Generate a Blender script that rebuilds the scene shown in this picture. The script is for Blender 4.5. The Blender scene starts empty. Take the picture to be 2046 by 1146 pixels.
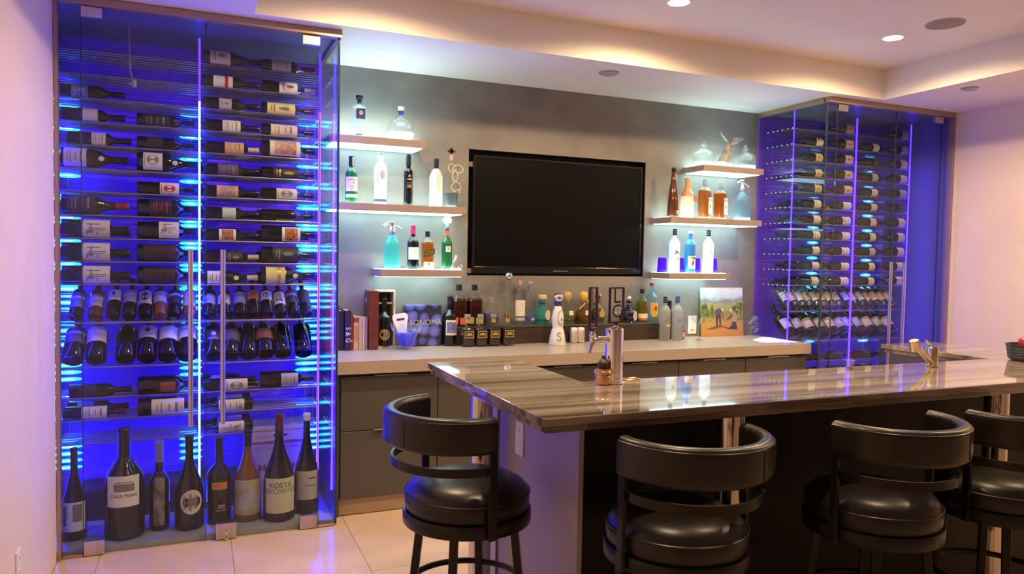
import bpy, bmesh, math, random
from mathutils import Vector, Matrix
PI = math.pi
random.seed(7)
SC = bpy.context.scene
COL = SC.collection

# ------------------------------------------------------------------ camera, world, lights, exposure
cam_data = bpy.data.cameras.new('camera')
cam_data.sensor_fit = 'HORIZONTAL'; cam_data.sensor_width = 36.0
cam_data.lens = 1478.9 / 2046 * 36.0
cam_data.clip_start = 0.05
cam = bpy.data.objects.new('camera', cam_data); COL.objects.link(cam)
RX = Vector((0.9201, -0.3913, 0.0180)); RD = Vector((0.0005, -0.0454, -0.99897)); RF = Vector((0.3914, 0.9190, -0.0416))
RF = RF.normalized(); RX = (RX - RF * RX.dot(RF)).normalized(); UP = RX.cross(RF)
cam.matrix_world = Matrix(((RX.x, UP.x, -RF.x, 0), (RX.y, UP.y, -RF.y, 0), (RX.z, UP.z, -RF.z, 1.53), (0, 0, 0, 1)))
SC.camera = cam

world = bpy.data.worlds.new('world'); SC.world = world; world.use_nodes = True
world.node_tree.nodes['Background'].inputs[0].default_value = (1.0, 0.86, 0.72, 1)
world.node_tree.nodes['Background'].inputs[1].default_value = 0.05

SC.view_settings.view_transform = 'Standard'; SC.view_settings.look = 'None'
SC.view_settings.gamma = 1.0; SC.view_settings.use_curve_mapping = False
SC.view_settings.exposure = 1.15
try:
    SC.cycles.transparent_max_bounces = 32; SC.cycles.max_bounces = 10
    SC.cycles.sample_clamp_indirect = 4.0
    SC.cycles.caustics_reflective = False; SC.cycles.caustics_refractive = False
except Exception: pass

WARM = (1.0, 0.69, 0.36); COOL = (0.66, 1.0, 0.98); VIOLET = (0.010, 0.0025, 1.0)
SPOT_W = 55; LED_UNDER = 3.6; LED_TOP = 3.6; BLUE_E = 66.0; CYAN_E = 1.35
# downlights recessed in the tray ceiling (x, y, watt)
DOWNLIGHTS = [(0.88, 3.45, 1.0), (2.47, 3.50, 1.0), (4.07, 3.45, 1.0), (1.22, 2.05, 0.62), (2.60, 2.05, 0.50), (4.07, 2.05, 0.45)]  # fourth lamp is added to light the left wall and floor
ADDED_SOFFIT_LIGHTS = [(5.15, 2.2, 0.6)]  # unseen lamp added near the right wall

# ------------------------------------------------------------------ materials
MATS = {}
def mat(name, col=(.5, .5, .5), rough=.5, metal=0., emit=None, estr=0., spec=.5, coat=0., alpha=None, trans=0., sheen=0.):
    if name in MATS: return MATS[name]
    m = bpy.data.materials.new(name); m.use_nodes = True
    b = m.node_tree.nodes['Principled BSDF']
    b.inputs['Base Color'].default_value = (*col, 1); b.inputs['Roughness'].default_value = rough
    b.inputs['Metallic'].default_value = metal; b.inputs['Specular IOR Level'].default_value = spec
    b.inputs['Coat Weight'].default_value = coat; b.inputs['Coat Roughness'].default_value = .04
    if emit: b.inputs['Emission Color'].default_value = (*emit, 1); b.inputs['Emission Strength'].default_value = estr
    MATS[name] = m
    return m
def nt(m): return m.node_tree.nodes, m.node_tree.links
def bsdf(m): return m.node_tree.nodes['Principled BSDF']
def noise(m, scale=5., detail=4., stretch=(1, 1, 1), rough=.55, obj_space=True):
    N, L = nt(m)
    tc = N.new('ShaderNodeTexCoord'); mp = N.new('ShaderNodeMapping'); n = N.new('ShaderNodeTexNoise')
    mp.inputs['Scale'].default_value = stretch
    L.new(tc.outputs['Object' if obj_space else 'Generated'], mp.inputs['Vector']); L.new(mp.outputs[0], n.inputs['Vector'])
    n.inputs['Scale'].default_value = scale; n.inputs['Detail'].default_value = detail; n.inputs['Roughness'].default_value = rough
    return n
def ramp(m, fac, stops, to='Base Color', interp='LINEAR'):
    N, L = nt(m); r = N.new('ShaderNodeValToRGB'); r.color_ramp.interpolation = interp
    while len(r.color_ramp.elements) < len(stops): r.color_ramp.elements.new(.5)
    for e, (p, c) in zip(r.color_ramp.elements, stops): e.position = p; e.color = (*c, 1)
    L.new(fac, r.inputs[0])
    if to: L.new(r.outputs[0], bsdf(m).inputs[to])
    return r
def bump(m, h, strength=.2, dist=.01):
    N, L = nt(m); b = N.new('ShaderNodeBump'); b.inputs['Strength'].default_value = strength; b.inputs['Distance'].default_value = dist
    L.new(h, b.inputs['Height']); L.new(b.outputs[0], bsdf(m).inputs['Normal'])
def mottled(name, c0, c1, scale=4., rough=.5, stretch=(1, 1, 1), bmp=0., bdist=.004, detail=5., **k):
    if name in MATS: return MATS[name]
    m = mat(name, c0, rough, **k); n = noise(m, scale, detail, stretch)
    ramp(m, n.outputs[0], [(.32, c0), (.68, c1)])
    if bmp: bump(m, n.outputs[0], bmp, bdist)
    return m
def clear(name, tint=(1, 1, 1), ior=1.45, rough=.0, haze=0., hazecol=(1, 1, 1)):
    """thin clear glass: what lies behind shows through, edges mirror the room"""
    if name in MATS: return MATS[name]
    m = bpy.data.materials.new(name); m.use_nodes = True; N, L = nt(m)
    for n in list(N): N.remove(n)
    out = N.new('ShaderNodeOutputMaterial'); t = N.new('ShaderNodeBsdfTransparent'); g = N.new('ShaderNodeBsdfGlossy')
    lw = N.new('ShaderNodeLayerWeight'); lw.inputs[0].default_value = .5; mx = N.new('ShaderNodeMixShader')
    pw = N.new('ShaderNodeMath'); pw.operation = 'POWER'; pw.inputs[1].default_value = 5.; f = N.new('ShaderNodeMath'); f.operation = 'MULTIPLY_ADD'
    f0 = ((ior - 1) / (ior + 1)) ** 2; f.inputs[1].default_value = 1 - f0; f.inputs[2].default_value = f0
    L.new(lw.outputs['Facing'], pw.inputs[0]); L.new(pw.outputs[0], f.inputs[0])
    t.inputs[0].default_value = (*tint, 1); g.inputs['Roughness'].default_value = rough
    L.new(f.outputs[0], mx.inputs[0]); L.new(t.outputs[0], mx.inputs[1]); L.new(g.outputs[0], mx.inputs[2])
    last = mx
    if haze:
        d = N.new('ShaderNodeBsdfTranslucent'); d2 = N.new('ShaderNodeBsdfDiffuse'); a = N.new('ShaderNodeMixShader'); b = N.new('ShaderNodeMixShader')
        d.inputs[0].default_value = (*hazecol, 1); d2.inputs[0].default_value = (*hazecol, 1)
        a.inputs[0].default_value = .5; L.new(d.outputs[0], a.inputs[1]); L.new(d2.outputs[0], a.inputs[2])
        b.inputs[0].default_value = haze; L.new(mx.outputs[0], b.inputs[1]); L.new(a.outputs[0], b.inputs[2]); last = b
    L.new(last.outputs[0], out.inputs[0]); MATS[name] = m
    return m
def emitter(name, col, s):
    if name in MATS: return MATS[name]
    m = bpy.data.materials.new(name); m.use_nodes = True; N, L = nt(m)
    for n in list(N): N.remove(n)
    out = N.new('ShaderNodeOutputMaterial'); e = N.new('ShaderNodeEmission')
    e.inputs[0].default_value = (*col, 1); e.inputs[1].default_value = s; L.new(e.outputs[0], out.inputs[0]); MATS[name] = m
    return m

PLASTER = mottled('painted_plaster', (.74, .63, .50), (.80, .69, .55), 2.5, .55, bmp=.04)
CEIL = mottled('ceiling_paint', (.78, .72, .66), (.82, .76, .70), 2., .6)
WALLGREY = mottled('grey_venetian_plaster', (.17, .155, .14), (.25, .235, .215), 2.6, .42, (1, 1, 1.4), .05, detail=7.)
TILE = mottled('travertine_tile', (.60, .45, .30), (.72, .57, .40), 2.2, .16, (1, 1.6, 1), .02, detail=6.)
GROUT = mat('grout', (.50, .40, .30), .8)
COUNTER = mottled('taupe_quartz', (.40, .335, .275), (.44, .375, .31), 60., .3)
CABDARK = mottled('taupe_lacquer', (.085, .075, .065), (.098, .087, .075), 3., .35)
PLINTH = mat('tan_plinth', (.46, .34, .22), .35)
BRUSHED = mottled('brushed_steel', (.55, .50, .45), (.68, .62, .56), 30., .28, (1, 1, .05), metal=1.)
CHROME = mat('chrome', (.86, .86, .88), .05, 1.)
GOLD = mat('polished_brass', (.80, .58, .28), .2, 1.)
COPPER = mat('copper', (.62, .36, .22), .25, 1.)
BLACK = mat('black_satin', (.012, .011, .010), .35)
BLACKMETAL = mat('black_metal', (.02, .018, .016), .32, .6)
TVMAT = mat('tv_screen', (.002, .002, .0025), .42, spec=.10)
TVBEZ = mat('tv_bezel', (.008, .008, .008), .18)
NICHE = mat('niche_black', (.006, .006, .006), .6)
CLIP = mat('bracket_taupe', (.20, .165, .14), .5)
SHELFM = mottled('shelf_taupe', (.30, .235, .185), (.34, .27, .215), 8., .4)
UNDER = emitter('led_panel_cool', COOL, LED_UNDER)
TOPGLOW = emitter('led_strip_cool', COOL, LED_TOP)
PANE = clear('cabinet_glass', (.93, .965, .97), 1.42)
ACRYL = clear('acrylic', (.95, .95, 1.0), 1.3)
VEDGE = emitter('violet_edge_glow', VIOLET, BLUE_E); VEDGE2 = emitter('soft_violet_edge_glow', VIOLET, BLUE_E * .36)
CYAN = emitter('cyan_glow_pool', (.02, .60, 1.0), CYAN_E)  # pool of led light on the panel, given as cyan emission
POOL_CORE = emitter('white_pool_core', (.75, 1.0, 1.0), 4.0)  # hot white centre of each light pool, also emission
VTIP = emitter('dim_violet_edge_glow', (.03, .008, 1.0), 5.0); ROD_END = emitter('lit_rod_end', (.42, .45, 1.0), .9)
GEDGE = mat('glass_edge_teal', (.020, .045, .075), .08)
ROD = mat('rod_aluminium', (.34, .32, .36), .35, .8)
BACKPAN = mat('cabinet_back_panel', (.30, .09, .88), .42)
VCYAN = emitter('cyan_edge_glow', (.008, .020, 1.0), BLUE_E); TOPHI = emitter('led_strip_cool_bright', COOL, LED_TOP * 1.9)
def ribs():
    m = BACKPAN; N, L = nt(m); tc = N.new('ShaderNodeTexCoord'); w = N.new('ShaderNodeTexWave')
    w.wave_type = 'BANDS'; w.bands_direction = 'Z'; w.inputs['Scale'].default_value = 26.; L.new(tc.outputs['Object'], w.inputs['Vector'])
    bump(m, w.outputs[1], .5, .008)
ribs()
LEATHER = mottled('black_leather', (.008, .006, .005), (.015, .011, .009), 90., .33, spec=.42, bmp=.06, bdist=.001)
FRONTSHADE = mat('shaded_bar_front', (.004, .0035, .003), .5, spec=.25)  # shade on the bar front is put into this near-black colour
ENDPANEL = mottled('grey_end_panel', (.40, .34, .32), (.44, .38, .35), 3., .4)
WHITEPL = mat('white_plastic', (.82, .80, .78), .4)
GREYPL = mat('grey_plastic', (.42, .38, .35), .5)
CABFLOOR = mottled('cabinet_floor_stone', (.33, .33, .28), (.40, .40, .34), 5., .35)
WOOD = mottled('pale_wood', (.62, .47, .32), (.72, .57, .41), 3., .5, (8, 8, 1))
DARKWOOD = mottled('dark_wood', (.030, .018, .013), (.060, .036, .026), 4., .4, (1, 1, 8))
REDWOOD = mottled('red_brown_wood', (.085, .018, .010), (.20, .050, .024), 5., .3, (1, 1, 3))
def marble():
    m = mat('striated_marble', (.4, .35, .3), .035, spec=.6, coat=.5); N, L = nt(m)
    n = noise(m, 1.3, 8., (.32, 9.5, 3.0), .60); n2 = noise(m, .9, 3., (.25, 3.2, 1.), .5)
    mx = N.new('ShaderNodeMath'); mx.operation = 'MULTIPLY_ADD'; mx.inputs[1].default_value = .55
    L.new(n2.outputs[0], mx.inputs[0]); hl = N.new('ShaderNodeMath'); hl.operation = 'MULTIPLY'; hl.inputs[1].default_value = .62
    L.new(n.outputs[0], hl.inputs[0]); L.new(hl.outputs[0], mx.inputs[2])
    ramp(m, mx.outputs[0], [(.40, (.030, .022, .016)), (.48, (.11, .085, .062)), (.55, (.25, .21, .16)), (.63, (.43, .375, .30)), (.74, (.58, .52, .43))])
    return m
MARBLE = marble()

# glass and label colours
G_DARK = mat('dark_green_glass', (.006, .009, .006), .06, spec=.6)
G_BLACK = mat('black_glass', (.005, .005, .006), .05, spec=.6)
G_BROWN = mat('amber_brown_glass', (.10, .030, .008), .06, spec=.6)
G_ROSE = mat('rose_amber_glass', (.20, .075, .030), .08, spec=.6)
G_GREEN = mat('green_glass', (.010, .13, .035), .06, spec=.6)
G_CLEAR = clear('clear_glass', (.96, .985, .985), 1.5)
G_CRYST = clear('crystal_glass', (.93, .96, .96), 1.75, haze=.07, hazecol=(.9, 1, 1))
G_FROST = clear('frosted_glass', (.9, .95, .97), 1.45, .25, .72, (.92, .97, 1.0))
G_GREYFROST = clear('grey_frosted_glass', (.8, .82, .80), 1.45, .2, .50, (.62, .62, .58))
G_TEAL = clear('teal_glass', (.34, .84, .80), 1.5, .02, .24, (.22, .80, .76))
G_PALEBLUE = clear('pale_blue_glass', (.66, .84, .92), 1.5, .02, .10, (.6, .8, .9))
G_GREENISH = clear('pale_green_glass', (.86, .91, .80), 1.5, .02, .03, (.6, .7, .4))
G_COBALT = clear('cobalt_glass', (.10, .08, .95), 1.5, .02, .45, (.06, .04, .85))
G_PURPLE = clear('purple_glass', (.35, .12, .95), 1.5, .02, .45, (.22, .04, .85))
def liquid(name, c, h=.62): return clear(name, tuple(min(1, x * 1.6) for x in c), 1.33, .03, h, c)
G_LEAF = clear('leaf_rim_glass', (.80, .84, .98), 1.6, .02, .22, (.75, .75, 1.0))
L_AMBER = liquid('amber_whisky', (.50, .20, .03)); L_RED = liquid('dark_red_spirit', (.10, .015, .008)); L_ORANGE = liquid('orange_whisky', (.48, .15, .02))
L_TEQ = liquid('gold_tequila', (.36, .15, .04)); L_PALE = liquid('pale_spirit', (.50, .50, .30), .22); L_TEAL = liquid('teal_spirit', (.05, .45, .40), .4)
L_PURP = mat('purple_liqueur', (.012, .006, .030), .06, spec=.6); L_YEL = liquid('yellow_rum', (.34, .28, .04))
L_BROWN = mat('brown_bourbon', (.035, .012, .006), .06, spec=.6)
CREAM = mottled('cream_paper', (.70, .62, .48), (.76, .68, .54), 12., .7); WHITE = mat('white_paper', (.80, .79, .76), .7)
GREYP = mat('grey_paper', (.46, .43, .43), .7); YELP = mat('yellow_paper', (.72, .60, .28), .7); ORANP = mat('orange_tan_paper', (.62, .36, .16), .7)
DARKP = mat('dark_paper', (.030, .024, .030), .6); PURPP = mat('purple_grey_paper', (.10, .07, .10), .6); GRNP = mat('pale_green_paper', (.50, .58, .42), .7)
BLUEP = mat('blue_grey_paper', (.16, .20, .32), .6); PINKP = mat('pale_pink_paper', (.72, .58, .52), .7)
INK = mat('black_ink', (.03, .028, .028), .7); REDINK = mat('red_ink', (.50, .03, .025), .6); GOLDINK = mat('gold_ink', (.55, .38, .10), .4, .4)
GREYINK = mat('grey_ink', (.22, .20, .19), .7); BLUEINK = mat('blue_ink', (.04, .04, .42), .5); ORINK = mat('orange_ink', (.75, .20, .04), .6)
WHITEINK = mat('white_ink', (.75, .75, .75), .6)
C_BLACK = mat('black_capsule', (.010, .010, .012), .3); C_RED = mat('red_capsule', (.38, .02, .03), .35); C_WINE = mat('wine_red_capsule', (.10, .015, .015), .35)
C_CREAM = mat('cream_capsule', (.60, .50, .34), .4); C_WHITE = mat('white_capsule', (.75, .74, .74), .4); C_GREY = mat('grey_capsule', (.25, .25, .27), .35)
C_PINK = mat('crimson_capsule', (.55, .03, .10), .35); C_ORANGE = mat('orange_red_band', (.75, .12, .05), .4); C_BLUE = mat('blue_capsule', (.02, .05, .35), .35)
CORK = mottled('cork', (.55, .42, .27), (.66, .52, .35), 40., .7)

# ------------------------------------------------------------------ mesh helpers
class MB:
    def __init__(s): s.v = []; s.f = []
    def add(s, vs, fs):
        o = len(s.v); s.v += [tuple(p) for p in vs]; s.f += [tuple(i + o for i in f) for f in fs]; return s
    def box(s, x0, x1, y0, y1, z0, z1):
        return s.add([(x0, y0, z0), (x1, y0, z0), (x1, y1, z0), (x0, y1, z0), (x0, y0, z1), (x1, y0, z1), (x1, y1, z1), (x0, y1, z1)],
                     [(0, 3, 2, 1), (4, 5, 6, 7), (0, 1, 5, 4), (1, 2, 6, 5), (2, 3, 7, 6), (3, 0, 4, 7)])
    def bar(s, p, q, w, h=None, up=(0, 0, 1)):
        """square bar between two points"""
        h = h or w; p = Vector(p); q = Vector(q); d = (q - p).normalized(); u = Vector(up)
        if abs(d.dot(u)) > .98: u = Vector((1, 0, 0))
        a = d.cross(u).normalized() * w / 2; b = a.cross(d).normalized() * h / 2
        vs = [c + sa * a + sb * b for c in (p, q) for sa, sb in ((-1, -1), (1, -1), (1, 1), (-1, 1))]
        return s.add(vs, [(0, 1, 2, 3), (7, 6, 5, 4), (0, 4, 5, 1), (1, 5, 6, 2), (2, 6, 7, 3), (3, 7, 4, 0)])
    def tube(s, pts, r, seg=10, closed=False, cap=True, sx=1.):
        P = [Vector(p) for p in pts]; n = len(P); rs = r if isinstance(r, (list, tuple)) else [r] * n
        ref = None; rings = []
        for i, p in enumerate(P):
            if closed: d = P[(i + 1) % n] - P[i - 1]
            else: d = P[min(i + 1, n - 1)] - P[max(i - 1, 0)]
            d.normalize()
            if ref is None:
                ref = Vector((0, 0, 1)) if abs(d.z) < .9 else Vector((1, 0, 0))
            a = (ref - d * ref.dot(d)).normalized(); ref = a; b = d.cross(a)
            rings.append([p + (a * math.cos(2 * PI * k / seg) + b * math.sin(2 * PI * k / seg) * sx) * rs[i] for k in range(seg)])
        vs = [q for R in rings for q in R]; fs = []
        m = n if closed else n - 1
        for i in range(m):
            j = (i + 1) % n
            for k in range(seg):
                l = (k + 1) % seg; fs.append((i * seg + k, i * seg + l, j * seg + l, j * seg + k))
        if cap and not closed: fs.append(tuple(range(seg - 1, -1, -1))); fs.append(tuple((n - 1) * seg + k for k in range(seg)))
        return s.add(vs, fs)
    def cyl(s, p, q, r, seg=16): return s.tube([p, q], r, seg)
    def lathe(s, prof, seg=24, sq=None, cx=0., cy=0., cz=0., mod=None, ey=1.):
        """prof: (r, z) from bottom to top; sq(z)-> superellipse exponent; mod(angle, z)-> radius factor"""
        vs = []; fs = []; idx = []
        for r, z in prof:
            if r < 1e-6: idx.append([len(vs)]); vs.append((cx, cy, cz + z)); continue
            row = []
            for k in range(seg):
                a = 2 * PI * (k + .5) / seg; c, n_ = math.cos(a), math.sin(a); rr = r
                if sq:
                    e = sq(z)
                    if e > 2: rr = r / (abs(c) ** e + abs(n_) ** e) ** (1. / e)
                if mod: rr *= mod(a, z)
                row.append(len(vs)); vs.append((cx + rr * c, cy + rr * n_ * ey, cz + z))
            idx.append(row)
        for A, B in zip(idx[:-1], idx[1:]):
            for k in range(seg):
                l = (k + 1) % seg
                if len(A) == 1 and len(B) == 1: continue
                if len(A) == 1: fs.append((A[0], B[l], B[k]))
                elif len(B) == 1: fs.append((A[k], A[l], B[0]))
                else: fs.append((A[k], A[l], B[l], B[k]))
        return s.add(vs, fs)
    def ball(s, c, r, seg=16, rings=9, sz=1., sx=1., sy=1.):
        vs = [(c[0], c[1], c[2] - r * sz)]; fs = []
        for i in range(1, rings):
            t = PI * i / rings
            for k in range(seg):
                a = 2 * PI * k / seg; vs.append((c[0] + r * sx * math.sin(t) * math.cos(a), c[1] + r * sy * math.sin(t) * math.sin(a), c[2] - r * sz * math.cos(t)))
        vs.append((c[0], c[1], c[2] + r * sz)); N = len(vs) - 1
        for k in range(seg):
            l = (k + 1) % seg; fs.append((0, 1 + l, 1 + k)); fs.append((N, N - seg + k, N - seg + l))
            for i in range(rings - 2): fs.append((1 + i * seg + k, 1 + i * seg + l, 1 + (i + 1) * seg + l, 1 + (i + 1) * seg + k))
        return s.add(vs, fs)
    def prism(s, poly, z0, z1, f=None):
        """poly in two coords, f maps (u, v, w) to xyz"""
        f = f or (lambda u, v, w: (u, v, w)); n = len(poly)
        vs = [f(u, v, z0) for u, v in poly] + [f(u, v, z1) for u, v in poly]
        return s.add(vs, [tuple(range(n - 1, -1, -1)), tuple(range(n, 2 * n))] + [(k, (k + 1) % n, n + (k + 1) % n, n + k) for k in range(n)])
    def mesh(s, name, smooth=35, bevel=0., seg=2):
        me = bpy.data.meshes.new(name); me.from_pydata(s.v, [], s.f)
        bm = bmesh.new(); bm.from_mesh(me)
        bmesh.ops.recalc_face_normals(bm, faces=bm.faces)
        if bevel:
            es = [e for e in bm.edges if len(e.link_faces) == 2 and e.calc_face_angle(0) > .6]
            bmesh.ops.bevel(bm, geom=es, offset=bevel, segments=seg, affect='EDGES', profile=.5, clamp_overlap=True)
        bm.to_mesh(me); bm.free()
        if smooth:
            if bevel: smooth = 12
            for p in me.polygons: p.use_smooth = True
            me.set_sharp_from_angle(angle=math.radians(smooth))
        return me
def obj(name, me, m, parent=None, loc=None, rot=None):
    if isinstance(me, MB): me = me.mesh(name)
    o = bpy.data.objects.new(name, me); COL.objects.link(o)
    if m is not None:
        if not me.materials: me.materials.append(m)
        elif me.materials[0] != m:
            o.material_slots[0].link = 'OBJECT'; o.material_slots[0].material = m
    if parent: o.parent = parent
    if loc: o.location = loc
    if rot: o.rotation_euler = rot
    return o
def thing(name, label, cat, loc=(0, 0, 0), rot=(0, 0, 0), group=None):
    o = bpy.data.objects.new(name, None); COL.objects.link(o); o.empty_display_size = .05
    o.location = loc; o.rotation_euler = rot; o['label'] = label; o['category'] = cat
    if group: o['group'] = group
    return o
def tag(o, label, cat, group=None):
    o['label'] = label; o['category'] = cat
    if group: o['group'] = group
    return o
def struct(name, mb, m, parent=None, **k):
    o = obj(name, mb.mesh(name, **k), m, parent)
    if not parent: o['kind'] = 'structure'
    return o
CACHE = {}
def cached(key, fn):
    if key not in CACHE: CACHE[key] = fn()
    return CACHE[key]
def bbox(x0, x1, y0, y1, z0, z1, bevel=.003, seg=2): return MB().box(x0, x1, y0, y1, z0, z1).mesh('block', bevel=bevel, seg=seg)

def text_geo(body, size):
    key = ('text', body)
    if key not in CACHE:
        c = bpy.data.curves.new('lettering', 'FONT'); c.body = body; c.size = 1.; c.align_x = 'CENTER'; c.align_y = 'CENTER'; c.resolution_u = 3
        o = bpy.data.objects.new('lettering', c); COL.objects.link(o)
        me = bpy.data.meshes.new_from_object(o.evaluated_get(bpy.context.evaluated_depsgraph_get()))
        CACHE[key] = ([v.co.copy() for v in me.vertices], [tuple(p.vertices) for p in me.polygons])
        bpy.data.objects.remove(o); bpy.data.curves.remove(c); bpy.data.meshes.remove(me)
    vs, fs = CACHE[key]
    return [(v.x * size, v.y * size) for v in vs], fs
def wrap(r, u, v): return (r * math.sin(u / r), -r * math.cos(u / r), v)
def wrapped_text(body, size, r, z, u0=0., rot=0., sx=1.):
    vs, fs = text_geo(body, size); c, s_ = math.cos(rot), math.sin(rot)
    return MB().add([wrap(r, u0 + (u * c - v * s_) * sx, z + u * s_ + v * c) for u, v in vs], fs)
def flat_text(body, size, f):
    """f maps (u, v) to xyz"""
    vs, fs = text_geo(body, size); return MB().add([f(u, v) for u, v in vs], fs)
def wrap_rects(r, rects, mb=None):
    mb = mb or MB()
    for u0, u1, v0, v1 in rects:
        n = max(1, int(abs(u1 - u0) / .008)); vs = []
        for i in range(n + 1):
            u = u0 + (u1 - u0) * i / n; vs += [wrap(r, u, v0), wrap(r, u, v1)]
        mb.add(vs, [(2 * i, 2 * i + 2, 2 * i + 3, 2 * i + 1) for i in range(n)])
    return mb
def wrap_disc(r, u0, v0, a, b, n=20, mb=None):
    mb = mb or MB(); vs = [wrap(r, u0, v0)] + [wrap(r, u0 + a * math.cos(2 * PI * k / n), v0 + b * math.sin(2 * PI * k / n)) for k in range(n)]
    return mb.add(vs, [(0, 1 + k, 1 + (k + 1) % n) for k in range(n)])

# ------------------------------------------------------------------ the room
XL, XR, YB, YF, ZC, ZT = -.63, 5.60, 4.88, -3.00, 2.74, 2.96
XLA, XRA, YA = -.755, 5.725, 4.125   # the wine cabinets stand in alcoves a little deeper than the walls
TX0, TX1, TY0, TY1 = .27, 4.70, -.60, 4.04
floor = struct('floor', MB().box(XL - .25, XR + .25, YF - .1, YB + .1, -.12, -.004), GROUT)
xs = [XL] + [x for x in [.775 + .61 * k for k in range(-3, 9)] if XL + .03 < x < XR - .03] + [XR]
ys = [YF] + [y for y in [4.10 - .61 * k for k in range(-1, 13)][::-1] if YF + .03 < y < YB - .03] + [YB]
for x0, x1 in zip(xs[:-1], xs[1:]):
    for y0, y1 in zip(ys[:-1], ys[1:]):
        w, d = round(x1 - x0 - .003, 4), round(y1 - y0 - .003, 4)
        me = cached(('tile', w, d), lambda: bbox(-w / 2, w / 2, -d / 2, d / 2, -.01, 0, .001, 1))
        obj('tile', me, TILE, floor, ((x0 + x1) / 2, (y0 + y1) / 2, 0))
NX0, NX1, NZ0, NZ1 = 1.735, 3.180, 1.390, 2.268
wb = struct('wall_back', MB().box(XL - .25, NX0, YB, YB + .15, 0, ZC).box(NX1, XR + .25, YB, YB + .15, 0, ZC)
            .box(NX0, NX1, YB, YB + .15, 0, NZ0).box(NX0, NX1, YB, YB + .15, NZ1, ZC), WALLGREY, smooth=0)
obj('niche_lining', MB().box(NX0, NX1, YB + .09, YB + .10, NZ0, NZ1).box(NX0, NX0 + .002, YB + .004, YB + .09, NZ0, NZ1).box(NX1 - .002, NX1, YB + .004, YB + .09, NZ0, NZ1)
    .box(NX0, NX1, YB + .004, YB + .09, NZ1 - .002, NZ1).box(NX0, NX1, YB + .004, YB + .09, NZ0, NZ0 + .002).mesh('niche_lining', smooth=0), NICHE, wb)
struct('wall_left', MB().box(XL - .25, XL, YF, YA, 0, ZC).box(XL - .25, XLA, YA, YB, 0, ZC), PLASTER, smooth=0)
struct('wall_right', MB().box(XR, XR + .25, YF, YA, 0, ZC).box(XRA, XR + .25, YA, YB, 0, ZC), PLASTER, smooth=0)
struct('wall_front', MB().box(XL - .25, XR + .25, YF - .1, YF, 0, ZC), PLASTER, smooth=0)
struct('ceiling', MB().box(XL - .25, XR + .25, TY1, YB + .1, ZC, ZT).box(XL - .25, XR + .25, YF - .1, TY0, ZC, ZT).box(XL - .25, TX0, TY0, TY1, ZC, ZT)
       .box(TX1, XR + .25, TY0, TY1, ZC, ZT).box(XL - .25, XR + .25, YF - .1, YB + .1, ZT, ZT + .1), CEIL, smooth=0)

# recessed downlights
SPOTS = ['left, just outside the photo', 'near the middle of the tray ceiling', 'near the right corner of the tray ceiling']
def downlight(x, y, z, w, label):
    t = thing('downlight', label, 'ceiling light', (x, y, z), group='recessed downlights')
    obj('trim_ring', cached('dl_trim', lambda: MB().lathe([(.058, 0), (.058, -.004), (.072, -.004), (.076, -.001), (.076, 0)], 28).mesh('trim_ring')), WHITEPL, t)
    obj('lamp', cached('dl_lamp', lambda: MB().lathe([(0, -.004), (.030, -.006), (.048, -.004), (.058, -.001), (0, -.001)], 24).mesh('lamp')),
        emitter('downlight_lamp', (1, .86, .66), 30.), t)
    l = bpy.data.lights.new('downlight_beam', 'SPOT'); l.energy = SPOT_W * w; l.color = WARM; l.spot_size = math.radians(166); l.spot_blend = .45; l.shadow_soft_size = .035
    o = bpy.data.objects.new('downlight_beam', l); COL.objects.link(o); o.parent = t; o.location = (0, 0, -.012)
for i, (x, y, w) in enumerate(DOWNLIGHTS):
    downlight(x, y, ZT, w, 'round recessed downlight glowing in the tray ceiling, ' + ['above the left bar end', 'at the top middle of the photo', 'left of the round ceiling speaker',
              'added fill above the left front bar corner', 'above the middle of the bar', 'above the right end of the bar'][i])
for i, (x, y, w) in enumerate(ADDED_SOFFIT_LIGHTS):
    downlight(x, y, ZC, w, 'round recessed downlight in the low soffit, ' + ['added unseen beside the right wall'][i])
t = thing('ceiling_speaker', 'large round grey speaker grille in the tray ceiling', 'speaker', (4.10, 3.115, ZT))
obj('grille', MB().lathe([(0, -.006), (.095, -.006), (.100, -.004), (.100, 0), (0, 0)], 36).mesh('grille'), mat('speaker_grille', (.30, .26, .23), .7), t)
obj('rim', MB().lathe([(.100, 0), (.100, -.006), (.106, -.006), (.108, 0)], 36).mesh('rim'), GREYPL, t)
for x, y, r, lb in ((2.478, 4.266, .062, 'small round grey smoke detector on the cool lit soffit'), (4.886, 3.507, .05, 'small round flat sprinkler cover on the right soffit')):
    t = thing('ceiling_disc', lb, 'detector' if 'smoke' in lb else 'sprinkler', (x, y, ZC))
    obj('cover', MB().lathe([(0, -.014), (r * .8, -.014), (r, -.008), (r, 0), (0, 0)], 28).mesh('cover'), GREYPL, t)
    obj('base_ring', MB().lathe([(r, 0), (r, -.004), (r * 1.1, -.004), (r * 1.1, 0)], 28).mesh('base_ring'), GREYPL, t)

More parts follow.
